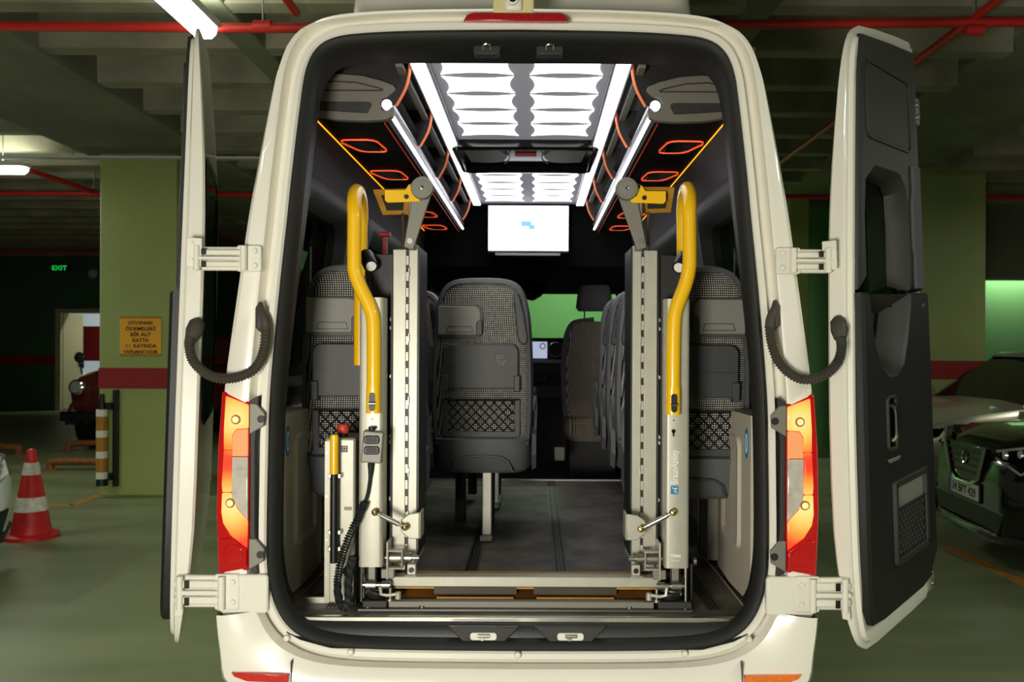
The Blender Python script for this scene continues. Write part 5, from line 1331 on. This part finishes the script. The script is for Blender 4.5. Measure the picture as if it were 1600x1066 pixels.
pth = catmull([W(579, 748, 2.917), W(576, 770, 2.918), W(571, 788, 2.918)], 5)
MB().tube(pth, .0055, 8).build('cable_lead', 'rubber', hc_)
spine = catmull([W(x, y, 2.905) for x, y in ((571, 786), (560, 812), (545, 845), (534, 880), (529, 915), (532, 940), (540, 951), (546, 940), (546, 915), (549, 890), (553, 872))], 44)
pts = []; m = len(spine)
for i, p in enumerate(spine):
    t = (spine[min(i+1, m-1)]-spine[max(i-1, 0)]).normalized(); n1 = Vector((0, 1, 0)); n2 = t.cross(n1)
    a = i*2*PI/5.2
    pts.append(p+(n1*math.cos(a)+n2*math.sin(a))*.0115)
MB().tube(pts, .0036, 5).build('coiled_cable', 'rubber', hc_, smooth=60)
# black hammer-like emergency tool on the left wall
p = W(601, 385, 3.9)
eh = thing('emergency_hammer', 'small red emergency hammer on the left window pillar', 'hammer', p)
MB().box2(p.x-.01, p.x+.01, 3.88, 3.91, p.z-.07, p.z+.04).build('handle', 'cabinet_red', eh, bev=.004)
MB().cyl((p.x-.025, 3.895, p.z+.05), (p.x+.025, 3.895, p.z+.05), .012, n=12).build('head', 'cabinet_red', eh)
# ================================================================ PARKED CARS
def car(name, label, loc, heading, paint, L=4.4, Wd=1.82, H=1.65, hood=1.05, nose=.75, suv=True, plate=None, group=None):
    """car-local: x forward (front at x=0, body behind at -L), y left, z up"""
    o = thing(name, label, 'car', loc, group)
    ch, sh_ = math.cos(heading), math.sin(heading); Lo = Vector(loc)
    tf = lambda p: (Lo.x+ch*p[0]-sh_*p[1], Lo.y+sh_*p[0]+ch*p[1], Lo.z+p[2])
    def CB(): return MB(tf)
    hw = Wd/2
    def sec(x, w_, zb, zm, zt, tw):
        """half-section mirrored: bottom, sill, shoulder, top"""
        r = [(w_*.86, zb), (w_*.97, zb+.10), (w_, zm-.16), (w_*.985, zm), (w_*.94, zm+.05*(zt > zm)), (tw, zt), (tw*.5, zt+.02)]
        return [(x, y, z) for y, z in r]+[(x, -y, z) for y, z in r[::-1]]
    # body: hood, flanks, tail
    rings = [sec(.02, hw*.60, .30, .55, .62, hw*.55), sec(.0, hw*.74, .24, .60, nose-.06, hw*.60), sec(-.10, hw*.88, .22, .68, nose+.04, hw*.70), sec(-.28, hw*.97, .22, .78, nose+.13, hw*.74), sec(-.7, hw, .22, .86, hood-.06, hw*.76), sec(-1.25, hw, .22, .92, hood+.02, hw*.78), sec(-2.2, hw, .22, .96, hood+.02, hw*.86), sec(-L+.5, hw*.99, .22, 1.0, hood+.03, hw*.86), sec(-L+.1, hw*.92, .30, .95, hood, hw*.8), sec(-L, hw*.8, .40, .85, hood-.1, hw*.7)]
    CB().loft(rings, True, True, True).build('body', paint, o, smooth=42)
    # greenhouse
    def gsec(x, z, w_): return [(x, w_, z), (x, -w_, z)]
    g = [[(-1.20, hw*.82, hood), (-1.85, hw*.68, H-.05), (-L+.75, hw*.66, H-.06), (-L+.25, hw*.80, hood)], [(-1.20, -hw*.82, hood), (-1.85, -hw*.68, H-.05), (-L+.75, -hw*.66, H-.06), (-L+.25, -hw*.80, hood)]]
    CB().loft(g, True, True, True).build('windows', 'glass_dark', o, smooth=0)
    CB().loft([[(-1.80, hw*.70, H-.06), (-1.9, hw*.66, H-.01), (-L+.8, hw*.64, H-.02), (-L+.68, hw*.68, H-.07)], [(-1.80, -hw*.70, H-.06), (-1.9, -hw*.66, H-.01), (-L+.8, -hw*.64, H-.02), (-L+.68, -hw*.68, H-.07)]], True, True, True).build('roof', paint, o, bev=.01)
    for sg in (-1, 1):
        for xw in (-.85, -L+.85):
            y1, y0 = sg*(hw+.005), sg*(hw-.20)
            t = CB().lathe([(.20, y0), (.31, y0), (.335, y0+sg*.03), (.335, y1-sg*.03), (.31, y1), (.20, y1)], (xw, 0, .335), 'y', 28).build('wheel', 'tyre', o)
            CB().lathe([(.001, y1-sg*.02), (.06, y1-sg*.02), (.10, y1-sg*.05), (.205, y1-sg*.015), (.205, y1-sg*.1)], (xw, 0, .335), 'y', 28).build('wheel_disc', 'steel_dark', t)
            CB().tube([(xw+.40*math.cos(PI*k/10), sg*(hw-.005), .335+.40*math.sin(PI*k/10)) for k in range(11)], .02, 6).build('arch_trim', 'black', o)
        # headlights
        hp = [(-.10, .52), (-.16, .90), (-.42, .96), (-.36, .80), (-.20, .60)]
        zz = nose
        hl = CB().loft([[(-.045, sg*hw*.50, zz-.04), (-.05, sg*hw*.50, zz+.03), (-.18, sg*hw*.84, zz+.10), (-.36, sg*hw*.985, zz+.10), (-.30, sg*hw*.99, zz+.02), (-.10, sg*hw*.84, zz-.05)],
                        [(-.01, sg*hw*.52, zz-.035), (-.015, sg*hw*.52, zz+.025), (-.14, sg*hw*.86, zz+.09), (-.33, sg*hw*1.0, zz+.085), (-.27, sg*hw*1.005, zz+.015), (-.06, sg*hw*.86, zz-.04)]], True, True, True).build('headlight', 'gloss_black', o, bev=.004)
        for k in range(3):
            yy = sg*hw*(.60+.12*k)
            CB().lathe([(.001, .01), (.028, .006), (.035, -.01)], (-.015-.05*k, yy, zz+.012+.012*k), 'x', 14).build('lamp_reflector', 'head_lens', hl)
        CB().tube([(.0, sg*hw*.52, zz+.03), (-.12, sg*hw*.86, zz+.095), (-.30, sg*hw*1.0, zz+.10)], .010, 6).build('light_bar', 'head_lens', hl)
        CB().tube([(.0, sg*hw*.50, zz-.02), (-.05, sg*hw*.78, zz-.10), (-.10, sg*hw*.84, zz-.04)], .009, 6).build('light_chevron', 'head_lens', hl)
        CB().box2(-1.35, -1.2, sg*(hw+.02) if sg > 0 else -hw-.2, hw+.2 if sg > 0 else -hw-.02, hood-.02, hood+.12).build('door_mirror', paint, o, bev=.03)
        CB().lathe([(.001, .01), (.04, .005), (.05, -.02)], (-.05, sg*hw*.72, .42), 'x', 14).build('fog_lamp', 'head_lens', o)
    # V grille, lower intake, bumper blade
    gr = CB().loft([[(x, y, z) for y, z in ((.34, nose+.03), (-.34, nose+.03), (-.24, nose-.20), (-.12, nose-.24), (.12, nose-.24), (.24, nose-.20))] for x in (-.02, .028)], True, True, True).build('grille', 'gloss_black', o, bev=.006)
    CB().tube([(.035, .36, nose+.04), (.038, .25, nose-.20), (.040, .12, nose-.25), (.040, -.12, nose-.25), (.038, -.25, nose-.20), (.035, -.36, nose+.04)], .016, 8).build('grille_v', 'chrome' if paint != 'car_white' else 'black', gr)
    for k in range(4): CB().box2(.026, .034, -.30+.03*k, .30-.03*k, nose-.02-.05*k, nose-.008-.05*k).build('grille_bar', 'trim_dark', gr, smooth=0)
    CB().lathe([(.030, .0), (.042, .008), (.046, .0)], (.035, 0, nose-.07), 'x', 20, False).build('badge_ring', 'chrome', gr)
    CB().loft([[(x, y, z) for y, z in ((.62, .42), (-.62, .42), (-.54, .27), (.54, .27))] for x in (-.05, .022)], True, True, True).build('lower_intake', 'black', o, bev=.01)
    CB().tube([(-.14, .84, .26), (.02, .5, .235), (.035, 0, .23), (.02, -.5, .235), (-.14, -.84, .26)], .035, 8).build('bumper_blade', 'car_black' if paint == 'car_black' else 'black', o)
    CB().tube([(-.13, .80, .285), (.045, .45, .262), (.062, 0, .258), (.045, -.45, .262), (-.13, -.80, .285)], .006, 6).build('chrome_blade', 'chrome', o)
    if plate:
        zp = .50
        pl = CB().box2(.035, .047, -.26, .26, zp-.055, zp+.055).build('number_plate', 'plate_white', o, bev=.003)
        CB().box2(.047, .0485, -.26, -.215, zp-.054, zp+.054).build('plate_band', 'plate_blue', pl, smooth=0)
        CB().box2(.028, .036, -.275, .275, zp-.07, zp+.07).build('plate_holder', 'black', pl)
        # car-local y points left of the car; seen from the front text runs towards +y
        text(plate, .085, 'black_print', pl, lambda x, y, z: tf((.0475+z, .022+x, zp-.031+y)), width=.42, bold=.0015)
    return o
def facing(deg): return math.radians(deg)
car('parked_suv', 'glossy black parked car with number plate at the right edge', (3.20, 6.42, 0), facing(175), 'car_black', nose=.80, hood=1.02, plate='34 BPT 429')
car('parked_car', 'silver beige parked car nose peeking out beyond the black one', (3.32, 8.85, 0), facing(186), 'car_silver', nose=.70, hood=.98, H=1.5)
car('parked_suv', 'unlit black parked car at far right under the bright wall', (5.75, 11.7, 0), facing(182), 'car_black', nose=.95, hood=1.25, H=1.86)
car('parked_car', 'white parked car whose nose just enters at the left edge', (-3.60, 5.3, 0), facing(0), 'car_white', nose=.66, hood=.95, H=1.5)

# vintage car half hidden behind the notice pillar
vp_ = Vector((-5.93, 12.3, 0)); hv = math.radians(-97)
vc = thing('vintage_car', 'dark red vintage car with round lamp behind the pillar', 'car', vp_)
tfv = lambda p: (vp_.x+math.cos(hv)*p[0]-math.sin(hv)*p[1], vp_.y+math.sin(hv)*p[0]+math.cos(hv)*p[1], p[2])
def VCB(): return MB(tfv)
def vsec(x, w_, z0, z1, n=16, e=.6): return [(x, w_*math.copysign(abs(math.cos(2*PI*k/n))**e, math.cos(2*PI*k/n)), (z0+z1)/2+(z1-z0)/2*math.copysign(abs(math.sin(2*PI*k/n))**e, math.sin(2*PI*k/n))) for k in range(n)]
VCB().loft([vsec(.02, .60, .55, .98), vsec(-.05, .74, .48, 1.12), vsec(-.3, .80, .45, 1.18), vsec(-1.2, .80, .42, 1.22), vsec(-3.2, .82, .42, 1.2), vsec(-3.9, .7, .5, 1.05)], True, True, True).build('body', 'car_maroon', vc)
VCB().loft([vsec(-1.0, .70, 1.0, 1.25), vsec(-1.5, .68, 1.1, 1.68), vsec(-2.8, .66, 1.1, 1.68), vsec(-3.4, .66, 1.0, 1.2)], True, True, True).build('cabin', 'car_maroon', vc)
VCB().box2(-1.32, -1.24, -.52, .52, 1.26, 1.52).build('windscreen', 'glass_dark', vc, bev=.02)
for sg in (-1, 1):
    VCB().lathe([(.001, .05), (.07, .045), (.10, .01), (.105, -.03), (.06, -.12)], (.08, sg*.56, .92), 'x', 20).build('headlamp', 'head_lens', vc)
    VCB().lathe([(.096, .03), (.112, .02), (.112, -.01)], (.08, sg*.56, .92), 'x', 20, False).build('lamp_rim', 'chrome', vc)
    for xw in (-.55, -3.1):
        y0, y1 = sg*.56, sg*.80
        VCB().lathe([(.18, y0), (.33, y0), (.35, y0+sg*.04), (.35, y1-sg*.04), (.33, y1), (.001, y1-sg*.02)], (xw, 0, .35), 'y', 26).build('wheel', 'tyre', vc)
        VCB().tube([(xw+.46*math.cos(PI*k/10), sg*.74, .36+.42*math.sin(PI*k/10)) for k in range(11)], .10, 8).build('fender', 'car_maroon', vc)
    VCB().cyl((-.15, sg*.64, 1.10), (-.12, sg*.66, 1.30), .012, n=8).build('mirror_stalk', 'black', vc)
    VCB().lathe([(.001, .03), (.07, .02), (.08, 0), (.05, -.04)], (-.12, sg*.66, 1.34), 'x', 18).build('wing_mirror', 'steel_dark', vc)
VCB().box2(.05, .16, -.78, .78, .44, .58).build('bumper', 'black', vc, bev=.03)
for k in range(7): VCB().box2(.03, .06, -.24+.07*k, -.21+.07*k, .60, .96).build('grille_bar', 'chrome', vc, bev=.004)
